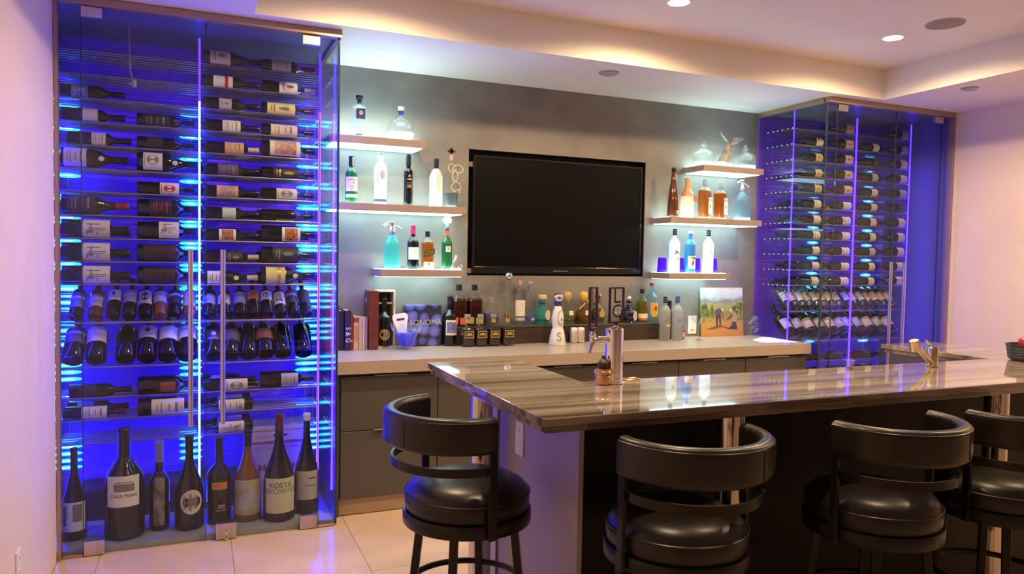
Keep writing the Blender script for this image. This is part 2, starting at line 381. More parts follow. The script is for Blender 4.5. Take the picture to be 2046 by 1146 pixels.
def plate(name, label, loc, rot, w, h, slots=True):
    t = thing(name, label, 'outlet', loc, rot)
    obj('plate', bbox(-w / 2, w / 2, -.007, 0, -h / 2, h / 2, .002), WHITEPL, t)
    if slots:
        for s in (-1, 1):
            r = obj('socket', bbox(-w * .22, w * .22, -.009, -.006, s * h * .22 - h * .12, s * h * .22 + h * .12, .001), WHITEPL, t)
            for q in (-1, 1): obj('slot', MB().box(q * .006 - .001, q * .006 + .001, -.0095, -.0088, s * h * .22 - .004, s * h * .22 + .006).mesh('slot', smooth=0), INK, r)
    return t
plate('wall_outlet', 'white outlet plate low on the left wall', (XL, 3.28, .32), (0, 0, PI / 2), .075, .12)
p = plate('wall_plate', 'white rectangular plate on the grey wall behind the wine glass', (3.652, YB, 1.007), (0, 0, 0), .082, .145, False)
obj('switch', bbox(-.012, .012, -.010, -.006, -.045, -.035, .001), GREYPL, p)

# ------------------------------------------------------------------ television
t = thing('television', 'black flat television set into the grey wall', 'television', (2.470, YB + .02, 1.405))
TVH, TVW = .827, 1.390
obj('housing', bbox(-TVW / 2, TVW / 2, 0, .06, 0, TVH, .006), TVBEZ, t)
obj('screen', bbox(-TVW / 2 + .02, TVW / 2 - .02, -.003, .002, .05, TVH - .018, .001), TVMAT, t)
obj('bezel', MB().box(-TVW / 2, TVW / 2, -.006, 0, TVH - .016, TVH).box(-TVW / 2, -TVW / 2 + .018, -.006, 0, 0, TVH - .016).box(TVW / 2 - .018, TVW / 2, -.006, 0, 0, TVH - .016)
    .box(-TVW / 2 + .018, TVW / 2 - .018, -.006, 0, 0, .048).mesh('bezel', bevel=.002), TVBEZ, t)
obj('logo_bar', MB().box(-.06, .06, -.008, -.006, .018, .023).mesh('logo_bar', smooth=0), GREYINK, t)
obj('sensor_light', MB().box(.30, .325, -.008, -.006, .044, .049).mesh('sensor', smooth=0), mat('sensor_grey', (.5, .5, .5), .3), t)
for z in (.745, .0): obj('bracket', bbox(-TVW / 2 - .035, -TVW / 2 + .001, .004, .03, z, z + .034, .001), CLIP, t)

# ------------------------------------------------------------------ floating shelves with lighting
def shelf(x0, x1, ztop, label):
    t = thing('floating_shelf', label, 'shelf', (x0, YB, ztop - .045), group='lit floating shelves')
    w = x1 - x0; d = .27
    obj('board', bbox(0, w, -d, 0, 0, .045, .0015, 1), SHELFM, t)
    obj('led_panel', MB().box(.02, w - .02, -d + .03, -.015, -.003, .001).mesh('led_panel', smooth=0), UNDER, t)
    obj('glow_strip', MB().box(.012, w - .012, -.225, -.02, .0445, .0475).mesh('glow_strip', smooth=0), TOPHI if ztop > 2.2 else TOPGLOW, t)
SH = {'L1': (.740, 1.350, 2.255), 'L2': (.740, 1.630, 1.843), 'L3': (1.061, 1.628, 1.432), 'R1': (3.521, 4.095, 2.248), 'R2': (3.236, 4.092, 1.844), 'R3': (3.232, 3.800, 1.425)}
for k, v in SH.items():
    shelf(*v, {'1': 'highest', '2': 'long middle', '3': 'short lowest'}[k[1]] + ' brown lit shelf ' + ('left' if k[0] == 'L' else 'right') + ' of the television')

# ------------------------------------------------------------------ back counter and cabinets
t = thing('back_counter', 'long thick taupe countertop along the grey back wall', 'countertop', (.727, 4.22, .838))
obj('slab', bbox(0, 3.528, 0, .66, 0, .076, .002), COUNTER, t)
X0 = .757; PW = .583
for i in range(6):
    nm = ['leftmost base cabinet with two drawers beside the wine cabinet', 'second base cabinet from the left behind the bar stool', 'third base cabinet from the left behind the tap tower',
          'fourth base cabinet from the left under the counter', 'fifth base cabinet from the left under the counter', 'rightmost base cabinet beside the right wine cabinet'][i]
    t = thing('base_cabinet', 'taupe ' + nm, 'cabinet', (X0 + PW * i, 4.28, 0), group='base cabinets under the back counter')
    obj('carcass', cached('carc', lambda: bbox(.001, PW - .001, .01, .59, .10, .836, .001, 1)), CABDARK, t)
    fronts = [(.103, .498), (.503, .818)] if i == 0 else [(.103, .818)]
    for z0, z1 in fronts:
        d = obj('drawer_front' if i == 0 else 'door', cached(('front', z0, z1), lambda: bbox(.003, PW - .003, -.02, .008, z0, z1, .0015, 1)), CABDARK, t)
        obj('pull', cached('pull', lambda: bbox(-.0975, .0975, -.018, .008, 0, .006, .001, 1)), BRUSHED, d, (PW / 2, -.02, z1 + .002))
    obj('plinth', cached('plinth', lambda: bbox(0, PW, .012, .03, .004, .099, .001, 1)), PLINTH, t)
t = thing('filler_panel', 'narrow taupe filler strip between left glass and base cabinets', 'panel', (.727, 4.275, 0))
obj('strip', bbox(0, .029, 0, .55, .004, .836, .001, 1), CABDARK, t)

# ------------------------------------------------------------------ wine cabinets: enclosure, doors, racks
ROWS = [2.577 - .1235 * k for k in range(11)] + [.730, .610, .482]
DISP = [1.128, .887]
DY = 4.16
FRAME = mat('bronze_tan_frame', (.42, .30, .20), .3, .55)
def enclosure(side):
    L = side == 'left'
    t = thing('wine_cabinet', f'{side} glass wine cabinet enclosure lit blue inside', 'wine cabinet', (XLA if L else 4.262, DY, 0))
    W = 1.475 if L else XRA - 4.262 - .002; s = (lambda x: x - XLA) if L else (lambda x: x - 4.262)
    obj('top_rail', bbox(s(XL) if L else .001, s(.728) if L else s(XR), -.034, .022, 2.700, 2.738, .002), FRAME, t)
    gx = .716 if L else 4.266
    obj('side_rail', bbox(s(gx) - .012, s(gx) + .012, .022, .715, 2.700, 2.738, .002), FRAME, t)
    wx = s(XL) + .002 if L else s(XR) - .018
    obj('jamb', bbox(wx, wx + .016, -.034, .02, .0, 2.70, .001), FRAME, t)
    fx = [(-.611, -.521), (.618, .709)] if L else [(4.273, 4.366), (5.492, 5.578)]
    for a, b in fx:
        obj('fixed_pane', bbox(s(a), s(b), -.005, .005, .014, 2.70, .001, 1), PANE, t)
        obj('sill', bbox(s(a), s(b), -.012, .012, .001, .014, .001, 1), FRAME, t)
    obj('side_pane', bbox(s(gx) - .005, s(gx) + .005, .007, .713, .014, 2.70, .001, 1), PANE, t)
    obj('glass_edge', MB().box(s(gx) - .0055, s(gx) + .0055, -.006, .0065, .014, 2.699).mesh('glass_edge', smooth=0), GEDGE, t)
    obj('side_sill', bbox(s(gx) - .010, s(gx) + .010, .013, .713, .001, .014, .001, 1), FRAME, t)
    obj('cabinet_floor', bbox(.002, W - .014 if not L else s(.710), .02, .706, .001, .03, .002), CABFLOOR, t)
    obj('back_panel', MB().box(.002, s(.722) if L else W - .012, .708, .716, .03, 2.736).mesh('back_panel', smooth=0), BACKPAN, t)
    wx0 = .0015 if L else W - .0115
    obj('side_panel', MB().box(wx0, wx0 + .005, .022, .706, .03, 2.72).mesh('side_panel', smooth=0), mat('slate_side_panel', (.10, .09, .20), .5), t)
    obj('roof', MB().box(.002 if L else .018, s(.700) if L else W - .014, .03, .705, 2.722, 2.736).mesh('roof', smooth=0), mat('cabinet_roof', (.12, .12, .14), .5), t)
    return t
enclosure('left'); enclosure('right')
def door(x0, x1, hinge_left, label, hx, lock=False):
    t = thing('glass_door', label, 'door', (x0, DY, 0), group='frameless glass cabinet doors')
    w = x1 - x0
    obj('pane', bbox(.0028, w - .0028, -.005, .005, .010, 2.694, .001, 1), PANE, t)
    for e in (.0, w - .0026): obj('glass_edge', MB().box(e, e + .0026, -.0055, .0055, .010, 2.694).mesh('glass_edge', smooth=0), GEDGE, t)
    a = .003 if hinge_left else w - .095
    for z0, z1 in ((.004, .076), (2.648, 2.698)): obj('hinge', bbox(a, a + .092, -.014, .014, z0, z1, .002), BRUSHED, t)
    h = obj('handle', MB().cyl((hx - x0, -.062, .632), (hx - x0, -.062, 1.537), .0125, 16).mesh('handle'), BRUSHED, t)
    for z in (.82, 1.40): obj('standoff', MB().cyl((hx - x0, -.055, z), (hx - x0, -.004, z), .007, 10).mesh('standoff'), CHROME, h)
    if lock:
        l = obj('lock', bbox(.050, .152, -.016, .016, .004, .088, .002), BRUSHED, t)
        obj('key', MB().cyl((.101, -.016, .044), (.101, -.030, .044), .007, 12).box(.099, .103, -.046, -.026, .036, .052)
            .tube([(.101 + .010 * math.sin(k), -.034, .022 - .012 * math.cos(k)) for k in [2 * PI * i / 14 for i in range(14)]], .002, 6, True)
            .box(.094, .108, -.037, -.033, -.001 + .004, .014).mesh('key'), CHROME, l)
door(-.520, .040, True, 'left door of the left wine cabinet', -.030)
door(.042, .616, False, 'right door of the left wine cabinet with lock and key', .123, True)
door(4.368, 4.980, True, 'left door of the right wine cabinet', 4.909)
door(4.982, 5.490, False, 'right door of the right wine cabinet', 5.055)

RODY = [4.530, 4.580, 4.640, 4.690, 4.740, 4.800]
def rack(side):
    L = side == 'left'
    t = thing('wine_rack', f'rod wine rack with blue edge lights in the {side} cabinet', 'wine rack', (0, 0, .03))
    dz = -.03
    pans = [.012, .668, -.700] if L else [4.300, 4.965, 5.588]
    cols = [(-.696, .008), (.016, .664)] if L else [(4.304, 4.961), (4.969, 5.584)]
    for i, x in enumerate(pans):
        p = obj('divider', cached('divider', lambda: bbox(-.004, .004, 0, .344, 0, 2.62, .0008, 1)), ACRYL, t, (x, 4.522, .06))
        hw = .0055 if i == 1 or L else .0028
        obj('edge_light', cached(('edge', hw), lambda: MB().box(-hw, hw, -.008, 0, .0, 2.27).mesh('edge_light', smooth=0)), (VCYAN if i == 0 else VEDGE) if L else VEDGE2, p)
        obj('edge_tip', cached(('tip', hw), lambda: MB().box(-hw, hw, -.008, 0, 2.27, 2.615).mesh('edge_tip', smooth=0)), VTIP, p)
    ex = .674 if L else 4.294
    cap_me = cached('rod_cap', lambda: MB().ball((0, 0, 0), .0052, 8, 5, sx=.5).mesh('rod_cap'))
    for z in ROWS:
        for y in RODY: obj('rod_cap', cap_me, ROD_END, t, (ex, y, z - .0045 + dz))
    for x0, x1 in cols:
        w = round(x1 - x0, 4)
        me = cached(('rod', w), lambda: MB().cyl((0, 0, 0), (w, 0, 0), .0045, 8).mesh('rod'))
        for z in ROWS:
            for y in RODY: obj('rod', me, ROD, t, (x0, y, z - .0045 + dz))
        for z in DISP:
            for y, h in ((4.502, .012), (4.590, .0), (4.66, .068), (4.74, .148)): obj('rod', me, ROD, t, (x0, y, z - .0045 + h + dz))
    # pools of led light built as glowing shapes with a bright core, on the side wall (left cabinet) and on the back panel beside each divider
    pool_b = cached('pool_b', lambda: MB().ball((0, 0, 0), .064, 14, 7, sz=.19, sy=.10).mesh('glow_pool')); core_b = cached('core_b', lambda: MB().ball((0, -.004, 0), .030, 10, 5, sz=.10, sy=.12).mesh('glow_pool_core'))
    pool_s = cached('pool_s', lambda: MB().ball((0, 0, 0), .26, 14, 7, sz=.058, sx=.018).mesh('glow_pool')); core_s = cached('core_s', lambda: MB().ball((.003, 0, 0), .12, 10, 5, sz=.040, sx=.02).mesh('glow_pool_core'))
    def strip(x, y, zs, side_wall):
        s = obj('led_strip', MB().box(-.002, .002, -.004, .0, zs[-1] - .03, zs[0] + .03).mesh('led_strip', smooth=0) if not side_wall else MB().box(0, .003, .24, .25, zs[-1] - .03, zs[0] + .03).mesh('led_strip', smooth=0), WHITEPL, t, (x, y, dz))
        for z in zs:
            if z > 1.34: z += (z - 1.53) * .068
            l = obj('glow_pool', pool_s if side_wall else pool_b, CYAN, s, (0, 0, z)); obj('glow_pool_core', core_s if side_wall else core_b, POOL_CORE, s, (0, 0, z))
    if L:
        zs = [2.53 - .1235 * k for k in range(9)] + [2.44 - .1235 * k for k in range(0, 9)]
        zs = sorted(zs + [1.30, 1.255, 1.21, 1.165, 1.08, 1.045, .80, .76, .66, .54, .50, .43, .39, .35, .31, .27], reverse=True)
        zz = sorted([r + d for r in ROWS[2:11] for d in (-.020, -.045)] + [1.30, 1.26, 1.22, 1.18, 1.10, 1.06, 1.02, .98, .86, .82, .78, .68, .56, .43, .39, .35, .31, .27], reverse=True)
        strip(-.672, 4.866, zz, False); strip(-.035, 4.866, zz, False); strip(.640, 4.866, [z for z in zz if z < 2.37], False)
    else:
        zz = sorted([r - .030 for r in ROWS[1:11]] + [1.29, 1.08, 1.05, .84, .70], reverse=True)
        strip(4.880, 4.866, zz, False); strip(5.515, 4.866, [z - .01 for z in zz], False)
rack('left'); rack('right')

# ------------------------------------------------------------------ bottle building
def gen(R, H, zs, zn, rn, round_=0., lip=.012, base=.006, n=9):
    """body to zs*H, shoulder to zn*H, neck radius rn"""
    p = [(0, .004), (R * .82, .0), (R * .96, .002), (R, base)]
    p += [(R, zs * H)]
    for i in range(1, n + 1):
        t = i / n; c = .5 + .5 * math.cos(PI * t); e = math.sqrt(max(0, 1 - t * t))
        p.append((rn + (R - rn) * (c * (1 - round_) + e * round_), (zs + (zn - zs) * t) * H))
    p += [(rn * .97, H - lip * 1.5), (rn * 1.12, H - lip * 1.4), (rn * 1.12, H - lip * .4), (rn * 1.0, H), (0, H)]
    return p
KINDS = {  # R, H, profile args
    'claret': (.0375, .300, (.60, .735, .0145, .25)), 'burgundy': (.0415, .295, (.40, .76, .0145, 0.)), 'champagne': (.044, .310, (.46, .80, .0150, .1)),
    'magnum': (.051, .318, (.60, .735, .0185, .25)), 'magburg': (.054, .318, (.42, .76, .0185, .05)), 'hock': (.036, .32, (.36, .85, .0145, 0.)),
    'bigclaret': (.054, .355, (.58, .72, .019, .3)), }
def kind_mesh(k): return cached(('glass', k), lambda: MB().lathe(gen(KINDS[k][0], KINDS[k][1], *KINDS[k][2]), 22).mesh('glass'))
def band(r, z0, z1, ang, n=14):
    mb = MB(); vs = []
    for i in range(n + 1):
        a = -ang + 2 * ang * i / n; vs += [(r * math.sin(a), -r * math.cos(a), z0), (r * math.sin(a), -r * math.cos(a), z1)]
    return mb.add(vs, [(2 * i, 2 * i + 2, 2 * i + 3, 2 * i + 1) for i in range(n)])
def prints(style, r, z0, z1, ang):
    h = z1 - z0; w = r * ang; zc = (z0 + z1) / 2; r += .0007
    if style == 'lines': return wrap_rects(r, [(-w * .5, w * .5, zc + h * .22, zc + h * .30), (-w * .35, w * .35, zc + h * .02, zc + h * .06), (-w * .55, w * .55, zc - h * .22, zc - h * .18), (-w * .4, w * .4, zc - h * .34, zc - h * .31)])
    if style == 'crest': return wrap_disc(r, 0, zc + h * .1, w * .22, h * .20, mb=wrap_rects(r, [(-w * .5, w * .5, zc - h * .28, zc - h * .22), (-w * .35, w * .35, zc - h * .38, zc - h * .34)]))
    if style == 'sketch':
        return wrap_rects(r, [(-w * .45, -w * .35, zc - h * .35, zc + h * .15), (-w * .1, -w * .02, zc - h * .3, zc + h * .36), (w * .05, w * .12, zc - h * .1, zc + h * .3), (-w * .5, w * .3, zc - h * .22, zc - h * .16), (.1 * w, w * .5, zc - h * .36, zc - h * .30), (w * .2, w * .5, zc + h * .02, zc + h * .07)], wrap_disc(r, w * .18, zc - h * .2, w * .16, h * .12, 12))
    if style == 'band': return wrap_rects(r, [(-w, w, zc + h * .08, zc + h * .26)])
    if style == 'picture': return wrap_rects(r, [(-w * .82, w * .82, zc - h * .34, zc + h * .36)])
    if style == 'blot': return wrap_disc(r, 0, zc, w * .45, h * .32, 14, wrap_rects(r, [(-w * .5, w * .5, zc - h * .44, zc - h * .40)]))
PIC = mottled('picture_print', (.62, .50, .36), (.42, .06, .03), 30., .6); PIC2 = mottled('fire_print', (.06, .02, .02), (.80, .28, .06), 60., .6); PIC3 = mottled('sky_print', (.55, .50, .60), (.25, .27, .12), 12., .6)
def wine(label, loc, rot, kind='claret', paper=CREAM, pr='lines', ink=GREYINK, cap=C_BLACK, glass=G_DARK, lz=(.17, .43), ang=1.15, roll=0., cat='bottle', group=None, scale=1., extra=None, name='wine_bottle', medal=None):
    R, H, a = KINDS[kind]
    t = thing(name, label, cat, loc, rot, group)
    if scale != 1.: t.scale = (scale,) * 3
    obj('glass', kind_mesh(kind), glass, t)
    if paper:
        l = obj('label', cached(('lab', kind, lz, ang), lambda: band(R + .0006, lz[0] * H, lz[1] * H, ang).mesh('label')), paper, t, rot=(0, 0, roll))
        if pr: obj('print', cached(('pr', kind, lz, ang, pr), lambda: prints(pr, R + .0006, lz[0] * H, lz[1] * H, ang).mesh('print')), ink, l)
    if cap:
        rn = a[2]
        obj('capsule', cached(('cap', kind), lambda: MB().lathe([(rn + .0007, H * .80), (rn + .0006, H - .019), (rn * 1.12 + .0007, H - .0178), (rn * 1.12 + .0007, H - .004), (rn + .001, H + .0008), (0, H + .0009)], 20).mesh('capsule')), cap, t)
    if medal: obj('medallion', cached(('med', kind), lambda: wrap_disc(R * .80 + .004, 0, H * .60, .013, .014, 14).mesh('medallion')), medal, t)
    if extra:
        for nm, me, m in extra: obj(nm, me, m, t)
    return t
ORD = ['top', 'second', 'third', 'fourth', 'fifth', 'sixth', 'seventh', 'eighth', 'ninth', 'tenth', 'eleventh', 'third lowest', 'second lowest', 'lowest']
def lying(side, row, x0, y, rev, spot, desc, **k):
    """x0: base end of the bottle (left end), neck to the right unless rev"""
    kind = k.get('kind', 'claret'); R, H, _ = KINDS[kind]
    z = ROWS[row] - .0045 + math.sqrt((R + .0045) ** 2 - .025 ** 2) + .001
    k.setdefault('roll', random.uniform(-.25, .12))
    rot = (0, PI / 2, 0) if not rev else (0, -PI / 2, 0)
    return wine(f'{desc}, {side} cabinet, {ORD[row]} shelf, {spot}', (x0, y, z), rot, group=f'wine bottles lying in the {side} cabinet', **k)
FY, RY = 4.555, 4.715
# --- left cabinet, left column (spots a, b) and right column (spots c, d), necks to the right
A, B, C, D = -.660, -.302, .030, .342
S = {A: 'far left', B: 'left of centre', C: 'right of centre', D: 'far right'}
def LB(row, x, desc, rear=False, dx=0., **k): lying('left', row, x + dx, RY if rear else FY, False, ('rear, ' if rear else '') + S[x], desc, **k)
LB(2, A, 'dark bottle with blue grey label', paper=BLUEP, pr='crest', ink=GREYP, kind='claret')
LB(3, A, 'dark bottle with cream label', lz=(.34, .58), paper=CREAM, pr=None)
LB(3, B, 'dark bottle with black label', paper=DARKP, pr='lines', ink=GREYINK, lz=(.10, .55))
LB(4, A, 'dark bottle with cream square label', lz=(.38, .60), dx=.03)
LB(4, B, 'plain black bottle', paper=DARKP, pr=None)
LB(5, A, 'sloping bottle with greyish label and pale shoulder seal', kind='magburg', paper=PINKP, pr='lines', lz=(.05, .38), medal=CREAM)
LB(5, B, 'sloping bottle with cream label and pale shoulder seal', kind='magburg', paper=CREAM, pr='blot', lz=(.10, .40), medal=CREAM)
LB(6, B, 'dark bottle with cream and red label', paper=CREAM, pr='blot', ink=REDINK, lz=(.38, .70), ang=1.2)
LB(7, A, 'big dark bottle with red capsule', kind='magburg', paper=DARKP, pr='lines', ink=GREYINK, cap=C_RED, lz=(.10, .5))
LB(7, B, 'big black bottle with red lettering', kind='magnum', paper=DARKP, pr='lines', ink=REDINK, lz=(.2, .55))
for r in (8, 9, 10):
    LB(r, A, 'big bottle with sketched cream label', kind='magnum', paper=CREAM, pr='sketch', lz=(.32, .72), ang=1.3, roll=.0)
    if r == 8: LB(r, B, 'big bottle with sketched cream label', kind='magnum', paper=CREAM, pr='sketch', lz=(.34, .66), ang=1.2, roll=-.3)
    else: LB(r, B, 'big black bottle with dark label', kind='magnum', paper=DARKP, pr='lines', ink=C_WINE, lz=(.1, .6))
    LB(r, A, 'black bottle', rear=True, paper=CREAM, pr=None, dx=.01)
LB(11, A, 'black bottle with dark label', paper=DARKP, pr=None, dx=.03)
LB(11, B, 'black bottle with small red label', kind='magnum', paper=mat('dull_red_paper', (.28, .07, .06), .6), pr=None, lz=(.36, .60), ang=.55)
LB(12, A, 'dark bottle with cream label and red capsule', cap=C_WINE, lz=(.30, .70), roll=-.2)
LB(12, B, 'big dark bottle with wide cream label', kind='magnum', pr='lines', lz=(.22, .74), ang=1.1)
LB(12, A, 'dark bottle with grey label', rear=True, paper=GREYP, pr=None); LB(12, B, 'dark bottle with grey label', rear=True, paper=GREYP, pr=None, lz=(.25, .7))
LB(0, C, 'champagne bottle with cream oval label', kind='champagne', glass=G_DARK, paper=CREAM, pr='crest', lz=(.12, .46))
LB(0, D, 'dark bottle with grey label and red capsule', paper=GREYP, pr='lines', cap=C_WINE, lz=(.18, .54))
LB(1, C, 'dark bottle with white label and red stripe', paper=WHITE, pr='band', ink=REDINK, lz=(.18, .52))
LB(1, D, 'dark bottle with white label and red emblem', paper=WHITE, pr='crest', ink=REDINK, lz=(.32, .66), cap=C_GREY)
LB(2, C, 'slim dark bottle with small grey label', paper=GREYP, pr='crest', lz=(.28, .50), ang=.9)
LB(2, D, 'dark bottle with wide yellow label', paper=YELP, pr='crest', lz=(.10, .62), cap=C_WINE)
LB(3, C, 'dark bottle with white lettered label', paper=CREAM, pr='lines', lz=(.34, .66))
LB(3, D, 'dark bottle with wide pale label', paper=PINKP, pr='lines', lz=(.17, .66))
LB(4, C, 'dark bottle with orange tan label and cream capsule', paper=ORANP, pr='lines', cap=C_CREAM, lz=(.38, .72))
LB(4, D, 'big bottle with red and cream picture label', kind='magnum', paper=CREAM, pr='picture', ink=PIC, lz=(.14, .68), ang=1.1)
LB(5, C, 'dark bottle with purple grey label', paper=PURPP, pr='lines', ink=GREYINK, lz=(.26, .62)); LB(5, D, 'black bottle with gold print', paper=DARKP, pr='crest', ink=GOLDINK, lz=(.22, .7))
LB(6, C, 'dark bottle with tan patterned label', paper=ORANP, pr='picture', ink=mottled('tan_print', (.55, .38, .25), (.30, .18, .12), 50., .7), lz=(.24, .62)); LB(6, D, 'dark bottle with cream vineyard label', pr='blot', lz=(.28, .66))
LB(7, C, 'dark bottle with pale green label', paper=GRNP, pr=None, lz=(.34, .58)); LB(7, D, 'dark bottle with thin white label', paper=CREAM, pr=None, lz=(.28, .62), ang=.35, roll=1.0)
LB(8, C, 'bottle with fire coloured picture label', kind='claret', paper=WHITE, pr='picture', ink=PIC2, lz=(.28, .58), ang=1.05); LB(8, D, 'bottle with fire coloured picture label', kind='magnum', paper=WHITE, pr='picture', ink=PIC2, lz=(.36, .68), ang=.95)
LB(9, C, 'dark bottle with cream capsule and grey crest', paper=DARKP, pr='crest', ink=GREYINK, cap=C_CREAM, lz=(.4, .7)); LB(9, D, 'big dark bottle with grey and red print', kind='magnum', paper=DARKP, pr='crest', ink=GREYINK, lz=(.2, .65))
LB(10, C, 'sloping bottle with cream label and pale seal', kind='burgundy', paper=CREAM, pr='lines', lz=(.08, .38), medal=CREAM, cap=C_CREAM); LB(10, D, 'sloping bottle with yellow cream label and pale seal', kind='magburg', paper=YELP, pr='band', ink=GOLDINK, lz=(.08, .42), medal=CREAM)
LB(11, C, 'dark bottle with flowery cream label', paper=CREAM, pr='blot', lz=(.4, .8)); LB(11, D, 'black bottle with small grey label', kind='magnum', paper=GREYP, pr='lines', lz=(.36, .66), ang=.9)
for r in (5, 6, 7, 8, 9, 10, 11): LB(r, C, 'dark bottle', rear=True, paper=GREYP if r % 2 else CREAM, pr=None, dx=-.004)
for r in (5, 7, 8, 9, 10): LB(r, D, 'dark bottle', rear=True, paper=CREAM if r != 9 else None, pr=None, dx=-.012)
for r, d, tx in ((12, 'dark bottle with cream label lettered P', 'P'), (13, 'dark bottle with cream horse label', None)):
    R = KINDS['claret'][0]
    w = lying('left', r, .300, FY, True, 'neck to the left', d, pr='lines' if tx else 'sketch', lz=(.16, .62), roll=0., cap=C_BLACK)
    lying('left', r, .296, RY, True, 'rear, neck to the left', 'dark bottle with grey label', paper=GREYP, pr=None, lz=(.16, .62), roll=0.)
    if tx: obj('lettering', wrapped_text('P', .045, R + .0016, .065, rot=PI / 2).mesh('lettering', smooth=0), INK, w)
# --- right cabinet, necks to the left
RS = {4.640: 'far left', 4.952: 'left of centre', 5.262: 'right of centre', 5.572: 'far right'}
def RB(row, x, desc, rear=False, **k): lying('right', row, x, RY if rear else FY, True, ('rear, ' if rear else '') + RS[x], desc, **k)
RX_ = list(RS)
TANP = mat('tan_paper', (.66, .46, .26), .7)
for r in range(0, 11):
    if r >= 1: RB(r, RX_[0], 'dark bottle with ' + ('orange tan' if r in (2, 3, 4) else 'cream') + ' label', paper=TANP if r in (2, 3, 4) else CREAM, pr='crest' if r in (2, 3, 4) else 'lines', lz=(.10, .34), glass=G_DARK)
    RB(r, RX_[1], 'dark bottle with ' + ('orange tan' if r < 5 else 'cream') + ' label near its base', kind='burgundy' if r < 5 else 'claret', paper=TANP if r < 5 else CREAM, pr='crest' if r < 5 else 'lines', lz=(.06, .34))
    if r >= 1: RB(r, RX_[2], 'dark bottle with pale label', paper=[CREAM, CREAM, DARKP, GREYP, PINKP, PINKP, PINKP, CREAM, GREYP, CREAM, CREAM][r], pr='lines', lz=(.12, .34))
    RB(r, RX_[3], 'dark sloping bottle with pale pink label', kind='burgundy', paper=[GREYP, GREYP, PINKP, PINKP, GREYP, DARKP, PINKP, PINKP, PINKP, PINKP, PINKP][r], pr='lines', lz=(.05, .30))
    if r in (5, 6, 7, 9, 10):
        RB(r, RX_[0], 'dark bottle', rear=True, pr=None, lz=(.1, .34)); RB(r, RX_[1], 'dark bottle', rear=True, pr=None, lz=(.14, .4))
for r in (11, 12):
    for x in RX_[:4]: RB(r, x, 'dark bottle with dark label', paper=DARKP, pr=None)
# --- leaning bottles in the two display rows of each cabinet
NTH = ['first', 'second', 'third', 'fourth', 'fifth', 'sixth', 'seventh', 'eighth', 'ninth', 'tenth', 'eleventh', 'twelfth', 'thirteenth', 'fourteenth', 'fifteenth', 'sixteenth']
TH = math.radians(45)
def leaning(side, row, xs_, kind, styles):
    R, H, _ = KINDS[kind]
    for i, x in enumerate(xs_):
        paper, pr, ink, desc, glass, lz = styles[i % len(styles)]
        y = 4.585 - R * math.cos(TH); z = DISP[row] + R * math.sin(TH) + .004
        wine(f'{desc} leaning in the {side} cabinet, {"upper" if row == 0 else "lower"} display row, {NTH[i]} from left', (x, y, z), (-TH, 0, random.uniform(-.04, .04)), scale=.93 if row == 0 else 1.,
             kind=kind, paper=paper, pr=pr, ink=ink, glass=glass, lz=lz, ang=1.2, roll=random.uniform(-.1, .1), group=f'leaning bottles in the {side} cabinet')
s0 = [(BLUEP, 'band', WHITE, 'dark bottle', G_DARK, (.18, .55)), (GREYP, 'band', CREAM, 'brownish bottle', G_BROWN, (.2, .5)), (WHITE, 'crest', BLUEINK, 'white labelled bottle', G_BLACK, (.36, .62)),
      (GREYP, 'band', WHITE, 'grey labelled bottle', G_DARK, (.30, .62)), (CREAM, 'blot', PURPP, 'cream labelled bottle', G_BLACK, (.26, .60)), (CREAM, 'band', GREYP, 'rose wine bottle', G_ROSE, (.30, .58)),
      (DARKP, 'band', CREAM, 'striped label bottle', G_BLACK, (.26, .6)), (PINKP, 'band', CREAM, 'pale bottle', G_ROSE, (.2, .6))]
s1 = [(GREYP, 'band', CREAM, 'grey labelled bottle', G_DARK, (.25, .5)), (CREAM, None, INK, 'cream labelled bottle', G_BLACK, (.25, .5)), (BLUEP, 'lines', GREYP, 'blue grey labelled bottle', G_BLACK, (.25, .55)),
      (ORINK, 'lines', INK, 'orange labelled bottle', G_BLACK, (.36, .6)), (WHITE, 'blot', BLUEP, 'white labelled bottle', G_BLACK, (.34, .58)), (CREAM, 'sketch', INK, 'horse labelled bottle', G_DARK, (.22, .55)),
      (DARKP, 'band', GREYP, 'dark labelled bottle', G_BLACK, (.25, .6)), (DARKP, None, INK, 'plain dark bottle', G_BLACK, (.25, .6))]
leaning('left', 0, [-.600, -.510, -.424, -.345, -.266, -.190, -.118, -.042], 'claret', s0)
leaning('left', 0, [], 'claret', s1)
for i, x in enumerate([.060, .142, .230, .306, .382, .458, .532, .606]):
    R, H, _ = KINDS['claret']; paper, pr, ink, desc, glass, lz = s1[i]
    wine(f'{desc} leaning in the left cabinet, upper display row, {NTH[i + 8]} from left', (x, 4.585 - R * math.cos(TH), DISP[0] + R * math.sin(TH) + .004), (-TH, 0, .02 * (i - 3)), scale=.93, kind='claret', paper=paper, pr=pr, ink=ink, glass=glass, lz=lz, ang=1.2, group='leaning bottles in the left cabinet')
